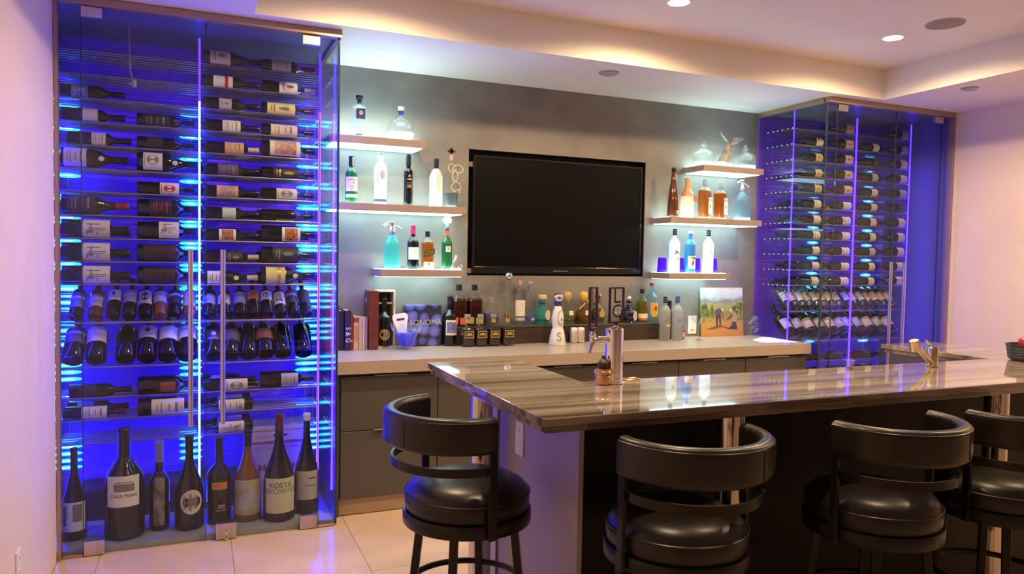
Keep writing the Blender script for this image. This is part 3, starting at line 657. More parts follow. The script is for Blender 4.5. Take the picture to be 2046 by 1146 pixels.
s2 = [(PURPP, 'band', GREYP, 'big dark bottle', G_DARK, (.3, .6)), (PINKP, 'band', WHITE, 'big pale labelled bottle', G_BLACK, (.3, .62)), (None, None, None, 'big plain black bottle', G_BLACK, (.3, .6)), (GREYP, 'crest', INK, 'big grey labelled bottle', G_BLACK, (.36, .62)),
      (CREAM, None, INK, 'big bottle with angled label', G_BLACK, (.32, .6)), (WHITE, 'band', GREYP, 'big white labelled bottle', G_BLACK, (.34, .6)), (DARKP, 'crest', GREYP, 'big dark labelled bottle', G_DARK, (.25, .5)), (PURPP, None, None, 'big purple grey labelled bottle', G_DARK, (.25, .5)),
      (None, None, None, 'big plain black bottle', G_BLACK, (.3, .6)), (mat('rust_paper', (.30, .07, .04), .6), 'lines', INK, 'big rust labelled bottle', G_BLACK, (.28, .5)), (None, None, None, 'big plain black bottle', G_BLACK, (.3, .6)), (None, None, None, 'big plain black bottle', G_BLACK, (.3, .6))]
leaning('left', 1, [-.615, -.505, -.362, -.258, -.152, -.052, .090, .182, .276, .372, .470, .590], 'magnum', s2)
s3 = [(CREAM, 'lines', GREYINK, 'cream labelled bottle', G_DARK, (.2, .5)), (TANP, 'crest', GREYINK, 'tan labelled bottle', G_DARK, (.2, .5))]
leaning('right', 0, [4.345 + .079 * i for i in range(8)] + [5.01 + .082 * i for i in range(7)], 'claret', s3)
leaning('right', 1, [4.375 + .116 * i for i in range(6)] + [5.03 + .118 * i for i in range(5)], 'magnum', [(PINKP, 'lines', GREYINK, 'big pale labelled bottle', G_BLACK, (.2, .48)), (GREYP, 'crest', GREYINK, 'big grey labelled bottle', G_BLACK, (.2, .48))])
# --- bottles standing on the cabinet floor
FZ = .031
def bigbottle(label, x, y, R, H, prof, glass, parts=(), cap=None, capz=.80, seg=28):
    t = thing('large_bottle', label, 'bottle', (x, y, FZ), group='large bottles standing on the left cabinet floor')
    obj('glass', MB().lathe(gen(R, H, *prof), seg).mesh('glass'), glass, t)
    if cap: rn = prof[2]; obj('capsule', MB().lathe([(rn + .001, H * capz), (rn + .001, H - .02), (rn * 1.13 + .001, H - .018), (rn * 1.13 + .001, H - .004), (rn + .001, H + .001), (0, H + .001)], 20).mesh('capsule'), cap, t)
    for nm, mb, m in parts: obj(nm, mb.mesh(nm, smooth=35 if nm == 'label' else 0), m, t)
    return t
def lab(R, z0, z1, ang, off=.0008): return band(R + off, z0, z1, ang, 20)
bigbottle('tall sloping dark bottle with white label at the far left of the cabinet floor', -.585, 4.36, .058, .47, (.30, .80, .017, .0), G_DARK,
          [('label', lab(.058, .05, .20, 1.1), WHITE), ('print', wrap_rects(.0595, [(.0, .045, .10, .19), (-.05, -.03, .08, .18)]), GREYINK)])
bigbottle('large dark bottle with white label lettered CASA PIENA', -.350, 4.32, .096, .565, (.50, .735, .030, .35), G_BLACK,
          [('label', lab(.096, .175, .335, .85), WHITE), ('picture', wrap_rects(.0975, [(-.045, .055, .255, .295), (-.035, .045, .300, .305)]), GREYINK), ('lettering', wrapped_text('CASA PIENA', .024, .0977, .232, u0=.005), INK)], C_BLACK, .84)
bigbottle('slim dark bottle with pale print beside the large white labelled one', -.186, 4.36, .052, .475, (.52, .66, .019, .5), G_BLACK,
          [('label', lab(.052, .03, .29, .55), mottled('ghost_print', (.02, .02, .02), (.30, .28, .25), 26., .6, (1, 1, .5)))], C_GREY, .76)
bigbottle('sloping dark bottle with round cream crest label', -.038, 4.33, .074, .50, (.34, .80, .020, .0), G_BLACK,
          [('label', wrap_disc(.0765, .012, .155, .058, .066, 28), CREAM), ('crest', wrap_rects(.0785, [(-.03, -.02, .12, .19), (.0, .012, .11, .20), (.03, .04, .12, .19), (-.025, .045, .15, .157)], wrap_disc(.0783, .010, .155, .02, .026, 14)), GREYINK)], C_BLACK, .84)
bigbottle('dark bottle with small orange gold label beside the lock', .113, 4.36, .064, .47, (.56, .70, .021, .35), G_BLACK,
          [('label', lab(.064, .195, .235, .65), GOLDINK), ('print_bars', wrap_rects(.0655, [(-.030 + .011 * i, -.024 + .011 * i, .200, .230) for i in range(6)]), C_ORANGE), ('print', wrap_rects(.0655, [(-.02, .035, .075, .083), (-.01, .03, .09, .112)]), GREYINK)], C_BLACK, .82)
bigbottle('amber rose bottle with landscape label', .262, 4.36, .074, .50, (.38, .78, .022, .15), G_ROSE,
          [('label', lab(.074, .04, .235, 1.15), PIC3), ('band', wrap_rects(.0755, [(-.06, .06, .215, .228), (-.06, .06, .05, .062)]), mat('olive_print', (.45, .42, .10), .6))], C_BLACK, .82)
bigbottle('tallest sloping bottle with pale yellow label lettered KOSTA BROWNE', .427, 4.31, .086, .590, (.32, .80, .023, .0), G_BLACK,
          [('label', lab(.086, .05, .245, 1.05), mat('pale_yellow_paper', (.62, .60, .38), .7)), ('lettering', wrapped_text('KOSTA', .040, .0875, .205), INK), ('lettering', wrapped_text('BROWNE', .044, .0875, .172), GREYINK)], C_WINE, .84)
bigbottle('sloping dark bottle with white label and white cap at the far right', .585, 4.37, .070, .57, (.32, .82, .019, .0), G_BLACK,
          [('label', lab(.070, .085, .25, 1.0), GREYP), ('print', wrap_rects(.0718, [(-.02, .05, .165, .169), (.0, .045, .205, .212)]), INK)], C_WHITE, .93)
t = thing('wooden_wine_crate', 'pale wooden wine crate with slot handle behind the standing bottles', 'crate', (.27, 4.58, FZ))
obj('front_panel', bbox(0, .345, 0, .012, 0, .44, .001), WOOD, t); obj('side_panel', bbox(0, .012, .012, .26, 0, .44, .001), WOOD, t); obj('side_panel', bbox(.333, .345, .012, .26, 0, .44, .001), WOOD, t)
obj('lid', bbox(-.004, .349, -.004, .264, .44, .452, .001), WOOD, t); obj('back_panel', bbox(0.012, .333, .25, .26, 0, .44, .001), WOOD, t)
obj('slot', MB().box(.15, .23, -.002, .001, .400, .412).mesh('slot', smooth=0), DARKWOOD, t)
obj('stripe', MB().box(.0, .345, -.0012, .0005, .355, .372).mesh('stripe', smooth=0), mat('crate_brown_print', (.28, .17, .10), .7), t)
obj('ornament_print', MB().add(*(lambda q: (q, [tuple(range(6 * i, 6 * i + 6)) for i in range(12)]))([(.02 + .027 * i + .011 * math.cos(k * PI / 3), -.0014, .215 + .022 * math.sin(k * PI / 3)) for i in range(12) for k in range(6)])).mesh('print', smooth=0), mat('crate_red_print', (.30, .10, .06), .7), t)
t = thing('dark_plinth', 'low dark wooden plinth along the back of the left cabinet floor', 'plinth', (-.60, 4.60, FZ))
obj('board', bbox(0, .82, 0, .02, 0, .15, .002), DARKWOOD, t); obj('top', bbox(0, .82, .0, .25, .15, .165, .002), DARKWOOD, t)
t = thing('power_cord', 'thin grey cord with plug hanging inside the left wine cabinet', 'cord', (-.33, 4.42, 2.72))
obj('cable', MB().tube([(0, 0, 0), (.002, 0, -.1), (.005, 0, -.25), (.016, 0, -.29), (.022, 0, -.30)], .004, 8).mesh('cable'), mat('cord_grey', (.30, .27, .25), .6), t)
pl = obj('plug', bbox(.015, .035, -.012, .012, -.335, -.30, .004), mat('plug_beige', (.45, .40, .33), .5), t)
for q in (-1, 1): obj('prong', MB().box(.0, .016, q * .006 - .0015, q * .006 + .0015, -.325, -.318).mesh('prong', smooth=0), CHROME, pl)

# ------------------------------------------------------------------ things on the shelves
def liquor(label, loc, H, R, prof, glass, liq=None, fill=.62, cap=None, capz=.84, capr=None, caph=None, parts=(), sq=None, name='liquor_bottle', cat='bottle', group=None, ey=1., seg=28, rot=0., mod=None):
    t = thing(name, label, cat, loc, (0, 0, rot), group)
    p = gen(R, H, *prof) if len(prof) <= 5 and not isinstance(prof[0], tuple) else list(prof)
    zs = prof[0] * H if not isinstance(prof[0], tuple) else H * .7
    sqf = (lambda z: sq if z < zs + .002 else (2.0 + (sq - 2) * max(0, 1 - (z - zs) / (.12 * H)))) if sq else None
    obj('glass', MB().lathe(p, seg if not sq else 40, sqf, ey=ey, mod=mod).mesh('glass'), glass, t)
    if liq:
        q = [(0, .010), (R * .86, .011)] + [(r * .90, z) for r, z in p if .012 < z < fill * H and r > 0]
        rl = None
        for (r0, z0), (r1, z1) in zip(p[:-1], p[1:]):
            if z0 <= fill * H <= z1 and z1 > z0: rl = r0 + (r1 - r0) * (fill * H - z0) / (z1 - z0)
        rl = (rl or R) * .90; q += [(rl, fill * H), (0, fill * H)]
        obj('liquid', MB().lathe(q, seg if not sq else 40, sqf, ey=ey).mesh('liquid'), liq, t)
    if cap:
        rn = capr or (prof[2] if not isinstance(prof[0], tuple) else R * .3) * 1.14 + .001; z0 = H * capz; z1 = H + (caph or .002)
        obj('cap', MB().lathe([(rn, z0), (rn, z1 - .002), (rn - .002, z1), (0, z1)], 20).mesh('cap'), cap, t)
    for nm, mb, m in parts: obj(nm, mb.mesh(nm, smooth=35 if nm in ('label', 'stopper', 'band', 'head', 'cord') else 0), m, t)
    return t
def frect(w, z0, z1, y, x=0.): return MB().add([(x - w / 2, y, z0), (x + w / 2, y, z0), (x + w / 2, y, z1), (x - w / 2, y, z1)], [(0, 1, 2, 3)])
SY = 4.735
zL1, zL2, zL3, zR1, zR2, zR3 = (SH[k][2] + .0026 for k in ('L1', 'L2', 'L3', 'R1', 'R2', 'R3'))
BLUEDK = mat('dark_blue_label', (.03, .03, .09), .5)
# top left shelf
diam = lambda a, z: 1 + .035 * math.cos(10 * a) * math.cos(z * 210) if .03 < z < .20 else 1.
liquor('cut crystal decanter with dark square label and black stopper on highest left shelf', (.945, SY, zL1), .225, .052,
       [(0, .0), (.036, .0), (.037, .006), (.022, .018), (.020, .026), (.030, .040), (.036, .07), (.044, .12), (.051, .165), (.052, .178), (.046, .196), (.030, .208), (.017, .215), (.016, .225), (0, .225)], G_CRYST, mod=diam, seg=40,
       parts=[('stopper', MB().lathe([(.016, .220), (.013, .232), (.018, .244), (.024, .252), (.022, .268), (0, .270)], 20), C_BLACK), ('label', lab(.054, .115, .180, .55), BLUEDK), ('crest', wrap_disc(.0575, 0, .152, .013, .015, 8), GREYP),
              ('band', MB().lathe([(.0215, .018), (.0215, .027)], 20), C_BLUE)])
def flaskp(R, zc, rn, H):
    p = [(0, .004), (R * .78, 0), (R * .86, .004)]
    for i in range(1, 12):
        a = -.95 + i * (1.33 + .95) / 12; p.append((R * math.cos(a) * (1 if a > 0 else 1.0), zc + zc * math.sin(a) * (1.0 if a < 0 else .95)))
    p += [(rn * 1.25, zc * 1.96), (rn, zc * 2.03), (rn * .98, H - .018), (rn * 1.3, H - .016), (rn * 1.3, H - .004), (rn, H), (0, H)]
    return p
liquor('large round clear glass flask with frosted hills at its base on highest left shelf', (1.215, SY, zL1), .222, .085, flaskp(.085, .082, .016, .222), G_CLEAR,
       parts=[('frosted_scene', MB().lathe([(.060, .006), (.078, .03), (.083, .055)], 36, mod=lambda a, z: 1.0), G_FROST), ('band', MB().lathe([(.0175, .176), (.0175, .194)], 20), C_BLUE), ('stopper', MB().lathe([(.016, .20), (.021, .202), (.021, .224), (0, .226)], 20), WHITEPL)])
# middle left shelf
liquor('green whiskey bottle with cream label lettered JAMESON', (.898, SY, zL2), .296, .038, (.62, .76, .014, .5), G_GREEN, cap=C_BLACK, capz=.80,
       parts=[('label', lab(.038, .075, .165, 1.2), CREAM), ('band', lab(.038, .035, .056, 1.2), mat('mint_label', (.40, .62, .45), .6)), ('lettering', wrapped_text('JAMESON', .0135, .0395, .147), INK), ('print', wrap_rects(.0395, [(.004, .012, .122, .136), (-.018, .018, .108, .110), (-.015, .015, .098, .100), (-.006, .0, .083, .090)]), GREYINK), ('strip', MB().box(.004, .010, -.0168, -.0160, .236, .29), CREAM)])
liquor('tall clear bottle with pale grey emblem and dark base on middle left shelf', (1.085, SY, zL2), .330, .041, (.66, .82, .017, .7), G_FROST, cap=C_GREY, capz=.965,
       parts=[('emblem', wrap_disc(.0425, .004, .188, .018, .030, 16), GREYP), ('side_print', wrap_rects(.0425, [(-.029, -.025, .122 + .012 * i, .130 + .012 * i) for i in range(7)]), INK), ('base_band', MB().lathe([(.0414, .016), (.0414, .034)], 28), PURPP), ('foot', MB().lathe([(.0412, .001), (.0412, .016)], 28), G_CLEAR)])
liquor('slim black dessert wine bottle with gold print', (1.268, SY, zL2), .332, .029, (.66, .73, .0135, .6), G_BLACK, cap=C_BLACK, capz=.78,
       parts=[('print', wrap_rects(.0300, [(-.018, .018, .148, .150), (-.014, .014, .166, .176), (-.018, .018, .118, .121), (-.012, .012, .124, .132), (-.018, .018, .138, .140)], wrap_disc(.0300, 0, .192, .008, .010, 8)), GOLDINK)])
liquor('white frosted bottle with gold leaf pattern and black neck', (1.456, SY, zL2), .316, .043, (.60, .80, .014, .6), G_FROST, cap=C_BLACK, capz=.80,
       parts=[('gold_leaves', MB().add([q for i in range(26) for q in [wrap(.0447, .006 + .016 * math.sin(i * 2.4) * (1 - i / 40) + du, .225 - .0052 * i + dv) for du, dv in ((-.006, 0), (0, -.006), (.006, 0), (0, .006))]], [(4 * i, 4 * i + 1, 4 * i + 2, 4 * i + 3) for i in range(26)]), mat('gold_leaf', (.78, .62, .06), .4))])
def loop(cx, cz, rx, rz, y, a0=0., n=18): return [(cx + rx * math.cos(a0 + 2 * PI * i / n), y + .004 * math.sin(2 * a0 + i), cz + rz * math.sin(a0 + 2 * PI * i / n)) for i in range(n)]
liquor('clear bottle with black cross stopper and pale rope tied around its neck', (1.560, SY, zL2), .320, .050, (.58, .78, .013, .6), G_CLEAR, liq=mat('grey_green_spirit', (.10, .12, .12), .06), fill=.30,
       parts=[('stopper', MB().cyl((0, 0, .315), (0, 0, .352), .012, 12), CORK), ('cross', MB().box(-.008, .008, -.006, .006, .352, .398).box(-.024, .024, -.006, .006, .366, .383), C_BLACK),
              ('cord', MB().tube(loop(.0, .262, .026, .026, -.020), .0042, 7, True).tube(loop(.036, .255, .036, .026, -.034), .0045, 7, True).tube(loop(.010, .205, .017, .036, -.054), .0045, 7, True)
               .tube([(.012, -.056, .172), (-.012, -.058, .148), (-.016, -.058, .128), (.004, -.058, .104), (.030, -.058, .120), (.046, -.058, .098)], .004, 7).tube([(.012, -.056, .172), (.040, -.058, .158), (.050, -.058, .130), (.034, -.058, .112)], .004, 7), CORK)])
# lowest left shelf
def siphon(label, loc, R, H, glass, liq):
    t = thing('soda_siphon', label, 'soda siphon', loc)
    obj('glass', MB().lathe(gen(R, H * .74, .62, .96, .017, .35), 28).mesh('glass'), glass, t)
    obj('base_glass', MB().lathe([(0, .002), (R * .95, .003), (R * .985, .008), (R * .985, .022), (0, .024)], 28).mesh('base_glass'), G_FROST, t)
    h = obj('valve_head', MB().lathe([(.017, H * .715), (.020, H * .72), (.020, H * .80), (.015, H * .83), (.012, H * .90), (.012, H * .965), (.006, H * .985), (0, H * .985)], 18).mesh('head'), CHROME, t)
    obj('lever', MB().tube([(.0, -.006, H * .96), (-.025, -.008, H * .955), (-.052, -.010, H * .90), (-.060, -.010, H * .885)], [.007, .008, .010, .009], 10).mesh('lever'), CHROME, h)
    obj('spout', MB().tube([(.008, 0, H * .885), (.030, -.002, H * .88), (.050, -.004, H * .845), (.058, -.004, H * .825)], [.007, .006, .006, .0055], 10).mesh('spout'), CHROME, h)
siphon('teal glass soda siphon with metal head on lowest left shelf', (1.166, SY, zL3), .051, .312, G_TEAL, None)
liquor('red wine bottle with crimson capsule and white label on lowest left shelf', (1.305, SY, zL3), .284, .0375, (.60, .74, .0140, .3), G_BLACK, cap=C_PINK, capz=.80, name='wine_bottle',
       parts=[('label', lab(.0375, .062, .142, 1.15), WHITE), ('print', wrap_rects(.0389, [(.004, .006, .118, .122), (.003, .007, .110, .114), (.004, .006, .104, .107)]), INK)])
liquor('square amber whisky bottle with slanted black label on lowest left shelf', (1.403, SY, zL3), .248, .039, (.66, .84, .013, .2), G_CLEAR, liq=L_AMBER, fill=.72, cap=C_BLACK, capz=.86, sq=7,
       parts=[('slanted_label', MB().add([(-.034, -.0400, .080), (.039, -.0400, .100), (.039, -.0400, .136), (-.034, -.0400, .116)], [(0, 1, 2, 3)]), INK), ('lettering', flat_text('JOHNNIE', .0145, lambda u, v: (.002 + u, -.0408, .115 + v + u * .27)), GOLDINK), ('lettering', flat_text('WALKER', .0145, lambda u, v: (.003 + u, -.0408, .101 + v + u * .27)), GOLDINK),
              ('label', frect(.070, .006, .048, -.0400), mat('light_yellow_paper', (.75, .70, .40), .6)), ('seal', MB().add([(.009 * math.cos(k * PI / 6), -.0406, .034 + .009 * math.sin(k * PI / 6)) for k in range(12)], [tuple(range(12))]), GREYINK)])
t = liquor('green wine bottle with heart shaped glass stopper on lowest left shelf', (1.538, SY, zL3), .285, .0355, (.60, .76, .0140, .3), G_GREEN, name='wine_bottle', cap=C_GREY, capz=.94,
       parts=[('neck_band', MB().lathe([(.0152, .222), (.0152, .258)], 20), C_ORANGE), ('label', lab(.0355, .115, .155, .50), mat('pale_sage_label', (.60, .72, .60), .6)), ('lettering', wrapped_text('V', .030, .0370, .138), GREYINK)])
st = obj('heart_stopper', MB().ball((-.013, 0, .327), .019, 16, 9, sz=1.15, sy=.6).ball((.013, 0, .327), .019, 16, 9, sz=1.15, sy=.6).lathe([(.006, .285), (.008, .296), (.014, .308), (.018, .320)], 14).mesh('heart_stopper'), G_FROST, t)
t = thing('beaded_ornament', 'silver beaded curled ornament lying at the right end of lowest left shelf', 'ornament', (1.585, 4.675, zL3), group=None)
mb = MB()
for i in range(13): a = i / 12; mb.ball((-.030 + .030 * a, -.006 * math.sin(a * 3), .009 + .078 * a), .0085 + .004 * math.sin(a * PI), 8, 6)
obj('bead_column', mb, mat('silver', (.80, .82, .82), .15, 1.), t)
mb = MB()
for i in range(11): a = i / 10; mb.ball((-.020 + .052 * a, -.012, .007 + .006 * abs(math.sin(i))), .0075, 8, 6)
obj('bead_tail', mb.tube(loop(.030, .020, .012, .013, -.012, n=12), .004, 6, True), MATS['silver'], t)
# top right shelf
for x, lb in ((3.610, 'clear glass dome decanter left of the whale tail sculpture'), (4.012, 'clear glass dome decanter right of the whale tail sculpture')):
    t = thing('glass_decanter', lb, 'decanter', (x, SY, zR1), group='dome decanters on the highest right shelf')
    obj('glass', cached('dome', lambda: MB().lathe([(0, .006), (.080, 0), (.084, .006), (.084, .075), (.080, .098), (.066, .116), (.044, .128), (.026, .134), (.020, .142), (.022, .150), (.0, .150)], 30).mesh('glass')), G_CRYST, t)
    obj('water', cached('domew', lambda: MB().lathe([(0, .008), (.079, .009), (.081, .014), (.081, .030), (0, .030)], 30).mesh('water')), G_FROST, t)
    obj('stopper', cached('domes', lambda: MB().lathe([(.018, .148), (.030, .155), (.031, .164), (.018, .170), (.012, .176), (.018, .184), (.014, .194), (0, .197)], 24).mesh('stopper')), G_CRYST, t)
t = thing('whale_tail_sculpture', 'stone whale tail sculpture on the highest right shelf', 'sculpture', (3.812, SY, zR1))
STONE = mottled('grey_brown_stone', (.16, .14, .11), (.46, .42, .36), 22., .35, (1, 1, 1), .1)
mb = MB(); rings = []
prof = [(-.010, .0, .082, .050), (-.006, .03, .074, .046), (.006, .07, .056, .038), (.018, .11, .044, .032), (.026, .15, .033, .026), (.030, .185, .024, .020), (.034, .205, .022, .016)]
n = 18; vs = [(cx + a * math.cos(2 * PI * k / n), b * math.sin(2 * PI * k / n), z) for cx, z, a, b in prof for k in range(n)]
mb.add(vs, [(i * n + k, i * n + (k + 1) % n, (i + 1) * n + (k + 1) % n, (i + 1) * n + k) for i in range(len(prof) - 1) for k in range(n)] + [tuple(range(n - 1, -1, -1))])
obj('tail_stock', mb, STONE, t)
def fluke(pts):
    mb = MB(); m = 12
    vs = [(x + w * .5 * math.cos(2 * PI * k / m) * ax[0], th * .5 * math.sin(2 * PI * k / m), z + w * .5 * math.cos(2 * PI * k / m) * ax[1]) for x, z, w, th, ax in pts for k in range(m)]
    return mb.add(vs, [(i * m + k, i * m + (k + 1) % m, (i + 1) * m + (k + 1) % m, (i + 1) * m + k) for i in range(len(pts) - 1) for k in range(m)] + [tuple(range(m - 1, -1, -1)), tuple((len(pts) - 1) * m + k for k in range(m))])
obj('fluke', fluke([(.040, .195, .05, .036, (.6, .8)), (.065, .212, .062, .028, (.35, .94)), (.105, .222, .056, .020, (.15, .99)), (.150, .230, .036, .013, (.1, .99)), (.186, .242, .008, .006, (.3, .95))]), STONE, t)
obj('fluke', fluke([(.032, .195, .05, .036, (-.6, .8)), (.010, .216, .062, .028, (-.72, .7)), (-.016, .240, .054, .020, (-.78, .62)), (-.036, .264, .034, .013, (-.8, .6)), (-.050, .288, .008, .006, (-.8, .6))]), STONE, t)
obj('white_base', MB().lathe([(0, .0), (.088, .0), (.086, .012), (.076, .034), (.060, .050), (0, .052)], 24, cx=-.012, ey=.62), G_FROST, t)
# middle right shelf
liquor('tall tapering brown tequila bottle with round stopper on middle right shelf', (3.338, SY, zR2), .345, .046, [(0, .003), (.043, 0), (.046, .006), (.044, .06), (.038, .14), (.029, .22), (.021, .28), (.017, .32), (.017, .338), (.019, .340), (.019, .345), (0, .345)], G_BROWN,
       parts=[('stopper', MB().ball((0, 0, .361), .018, 16, 9), BLACKMETAL), ('lettering', wrapped_text('1942', .020, .0465, .030, u0=.014), CREAM), ('print', wrap_rects(.047, [(.0, .028, .042, .050)]), CREAM)])
POT = mottled('glazed_pottery', (.52, .27, .12), (.62, .38, .20), 9., .35); POTW = clear('pale_glaze', (1, .95, .85), 1.4, .3, .9, (.92, .86, .74))
t = liquor('tan and white pottery bottle with leather tag on middle right shelf', (3.470, SY, zR2), .302, .052, (.50, .74, .022, .1), POTW,
       parts=[('shoulder_glaze', MB().lathe([(.0527, .165), (.050, .178), (.0415, .195), (.0315, .211), (.0245, .224), (.0226, .236), (.0225, .29), (.0255, .291), (.0255, .302), (0, .3035)], 28), POT), ('tag', MB().box(.012, .050, -.062, -.058, .125, .165), mat('leather_tag', (.42, .20, .11), .6))])
for x, h, lb, liq in ((3.630, .305, 'taller amber whisky bottle with white label on middle right shelf', L_AMBER), (3.778, .287, 'shorter orange whisky bottle with white label on middle right shelf', L_ORANGE)):
    liquor(lb, (x, SY, zR2), h, .046, (.68, .80, .0155, .6), G_CLEAR, liq=liq, fill=.74, cap=C_GREY, capz=.85, sq=4, rot=.35, group='whisky bottles on the middle right shelf',
           parts=[('label', frect(.056, .035, .165, -.0468, .012), WHITE), ('lettering', flat_text('WW', .030, lambda u, v: (.012 + u, -.0476, .145 + v)), GREYINK), ('print', MB().box(.004, .020, -.0476, -.0474, .085, .105), GREYINK)])
siphon('clear pale blue soda siphon with metal head on middle right shelf', (3.998, SY, zR2), .066, .328, G_PALEBLUE, None)
# lowest right shelf
for i, x in enumerate((3.262, 3.420, 3.575, 3.735)):
    t = thing('tumbler', 'upturned purple tumbler, ' + ['leftmost on the lowest right shelf', 'between frosted and blue bottles', 'between blue and white bottles', 'rightmost on the lowest right shelf'][i], 'glass', (x, SY + .012, zR3), group='purple tumblers on the lowest right shelf')
    obj('bowl', cached('tumb', lambda: MB().lathe([(.036, 0), (.038, .002), (.032, .108), (.029, .112), (0, .112), (0, .106), (.028, .104), (.035, .004), (.036, 0)], 24).mesh('bowl')), G_PURPLE, t)
    obj('rim_band', cached('tumbr', lambda: MB().lathe([(.0385, .002), (.0380, .020)], 24).mesh('rim')), G_PALEBLUE, t)
def vodka(label, loc, glass, capm, H=.330, neck=None, lab_=(), R=.0415):
    return liquor(label, loc, H, R, (.66, .80, .0145, .55), glass, cap=capm, capz=.86, parts=list(lab_) + [('cap_ring', MB().lathe([(.0185, H * .90), (.0185, H * .915)], 20).lathe([(.0185, H * .95), (.0185, H * .965)], 20), C_GREY)], group=None)
def geese(r): return MB().add([wrap(r, u, v) for u, v in [(-.022, .135), (.0, .150), (.020, .132), (.026, .136), (.004, .166), (-.010, .160), (-.016, .175), (-.020, .158)]], [(0, 1, 6, 7), (1, 2, 3, 4), (1, 4, 5), (1, 5, 6)])
vodka('frosted vodka bottle with blue bird and orange print on lowest right shelf', (3.338, 4.700, zR3), G_FROST, C_BLACK, lab_=[('bird_print', geese(.0427), mat('grey_blue_print', (.22, .30, .50), .6)), ('orange_print', wrap_rects(.0427, [(-.002, .020, .098, .112)]), mat('orange_print', (.80, .42, .08), .6)), ('lettering', wrapped_text('GREY GOOSE', .0095, .0427, .070), GREYINK)])
liquor('bright blue vodka bottle with white label on lowest right shelf', (3.492, 4.715, zR3), .318, .042, (.66, .80, .0155, .4), mat('blue_lacquer_glass', (.03, .27, .80), .12), cap=WHITEPL, capz=.94,
       parts=[('label', lab(.042, .030, .128, .95), WHITE), ('print', wrap_rects(.0432, [(-.010, -.004, .055, .085), (.0, .004, .062, .10), (.006, .012, .06, .09), (-.020, .028, .112, .118), (.004, .028, .105, .112)]), INK)])
vodka('plain white frosted vodka bottle on lowest right shelf', (3.652, 4.700, zR3), G_FROST, C_BLACK, lab_=[('emblem', wrap_disc(.0427, .0, .160, .006, .010, 10), GREYP), ('lettering', wrapped_text('GREY GOOSE', .0095, .0427, .068), GREYP)])

# ------------------------------------------------------------------ things on the back counter
CZ = .9145
t = thing('counter_riser', 'long dark display riser on the back counter holding bottles', 'riser', (1.618, 4.760, CZ))
obj('top', bbox(0, 1.72, 0, .118, .118, .130, .001), mat('riser_grey_top', (.10, .095, .09), .25), t); obj('front', bbox(0, 1.72, .004, .018, 0, .118, .001), DARKWOOD, t)
for x in (0.001, 1.705): obj('end', bbox(x, x + .014, .018, .118, 0, .118, .001), DARKWOOD, t)
RZ = CZ + .131; RYY = 4.815
def book(label, x0, x1, h, m, d=.17, y=4.70, title=None, tm=CREAM, band_=None, lean=0.):
    w = x1 - x0 - .001
    t = thing('book', label, 'book', (x0, y, CZ), group='books beside the left wine cabinet')
    pages = mat('page_block', (.70, .64, .52), .8)
    obj('cover', MB().box(0, w, 0, .004, 0, h).box(0, .0025, .004, d, 0, h).box(w - .0025, w, .004, d, 0, h).mesh('cover', bevel=.001, seg=1), m, t)
    obj('pages', MB().box(.0028, w - .0028, .004, d - .004, .003, h - .004).mesh('pages', smooth=0), pages, t)
    if title: obj('title', flat_text(title[0], title[1], lambda u, v: (w / 2 + v, -.0006, title[2] - u)).mesh('title', smooth=0), tm, t)
    if band_: obj('band', MB().box(0, w, -.0005, .0, band_[0], band_[1]).mesh('band', smooth=0), band_[2], t)
bk = lambda n, c: mat(n, c, .5)
book('tall red book seen through the cabinet glass', .733, .762, .355, bk('red_cover', (.50, .02, .05)), .16, 4.68)
book('ivory magazine beside the red book', .763, .772, .325, bk('ivory_cover', (.66, .60, .48)), .16, 4.68); book('second ivory magazine beside the red book', .774, .786, .32, bk('ivory_cover', (.66, .60, .48)), .16, 4.68)
book('thin purple brown book beside the glass', .812, .824, .285, bk('plum_cover', (.10, .035, .04)), .15)
book('black book with plain spine', .826, .856, .25, bk('black_cover', (.018, .018, .022)), .14, 4.71)
book('thick black book with white lettering', .858, .898, .255, bk('black_cover', (.018, .018, .022)), .16, 4.69, ('S & G', .042, .10), WHITEINK)
book('maroon book with pink dot', .900, .917, .226, bk('maroon_cover', (.22, .02, .04)), .14, 4.72, None, None, (.05, .065, bk('pink_dot', (.70, .12, .15))))
book('tan book lettered WINES', .919, .950, .214, bk('tan_cover', (.60, .42, .25)), .14, 4.72, ('WINES', .034, .105), bk('brown_ink', (.18, .09, .04)), (.175, .205, bk('brown_band', (.15, .09, .05))))
book('golden yellow book beside the tan one', .952, .975, .209, bk('gold_cover', (.60, .40, .13)), .14, 4.72)
book('thin cream book beside the golden one', .977, .990, .206, bk('cream_cover', (.75, .66, .48)), .14, 4.72)
book('thin brown tan book beside the wooden box', .992, 1.008, .207, bk('tan2_cover', (.48, .31, .16)), .14, 4.72)
t = thing('box_lid', 'dark red wooden box lid leaning against the open wine box', 'lid', (1.012, 4.690, CZ), (-.0, 0, 0))
obj('panel', bbox(0, .060, 0, .16, 0, .378, .002), REDWOOD, t); obj('stamp', MB().box(-.0008, .0, .10, .12, .30, .33).mesh('stamp', smooth=0), CREAM, t)
t = thing('wine_gift_box', 'open upright pale wooden wine box holding a bottle', 'box', (1.076, 4.770, CZ))
obj('frame', MB().box(0, .012, 0, .10, 0, .378).box(.112, .124, 0, .10, 0, .378).box(.012, .112, 0, .10, .366, .378).box(.012, .112, 0, .10, 0, .012).mesh('frame', bevel=.001, seg=1), WOOD, t)
obj('back', MB().box(.012, .112, .090, .10, .012, .366).mesh('back', smooth=0), DARKWOOD, t); obj('neck_bar', MB().box(.012, .112, .045, .058, .285, .297).mesh('neck_bar', smooth=0), WOOD, t)
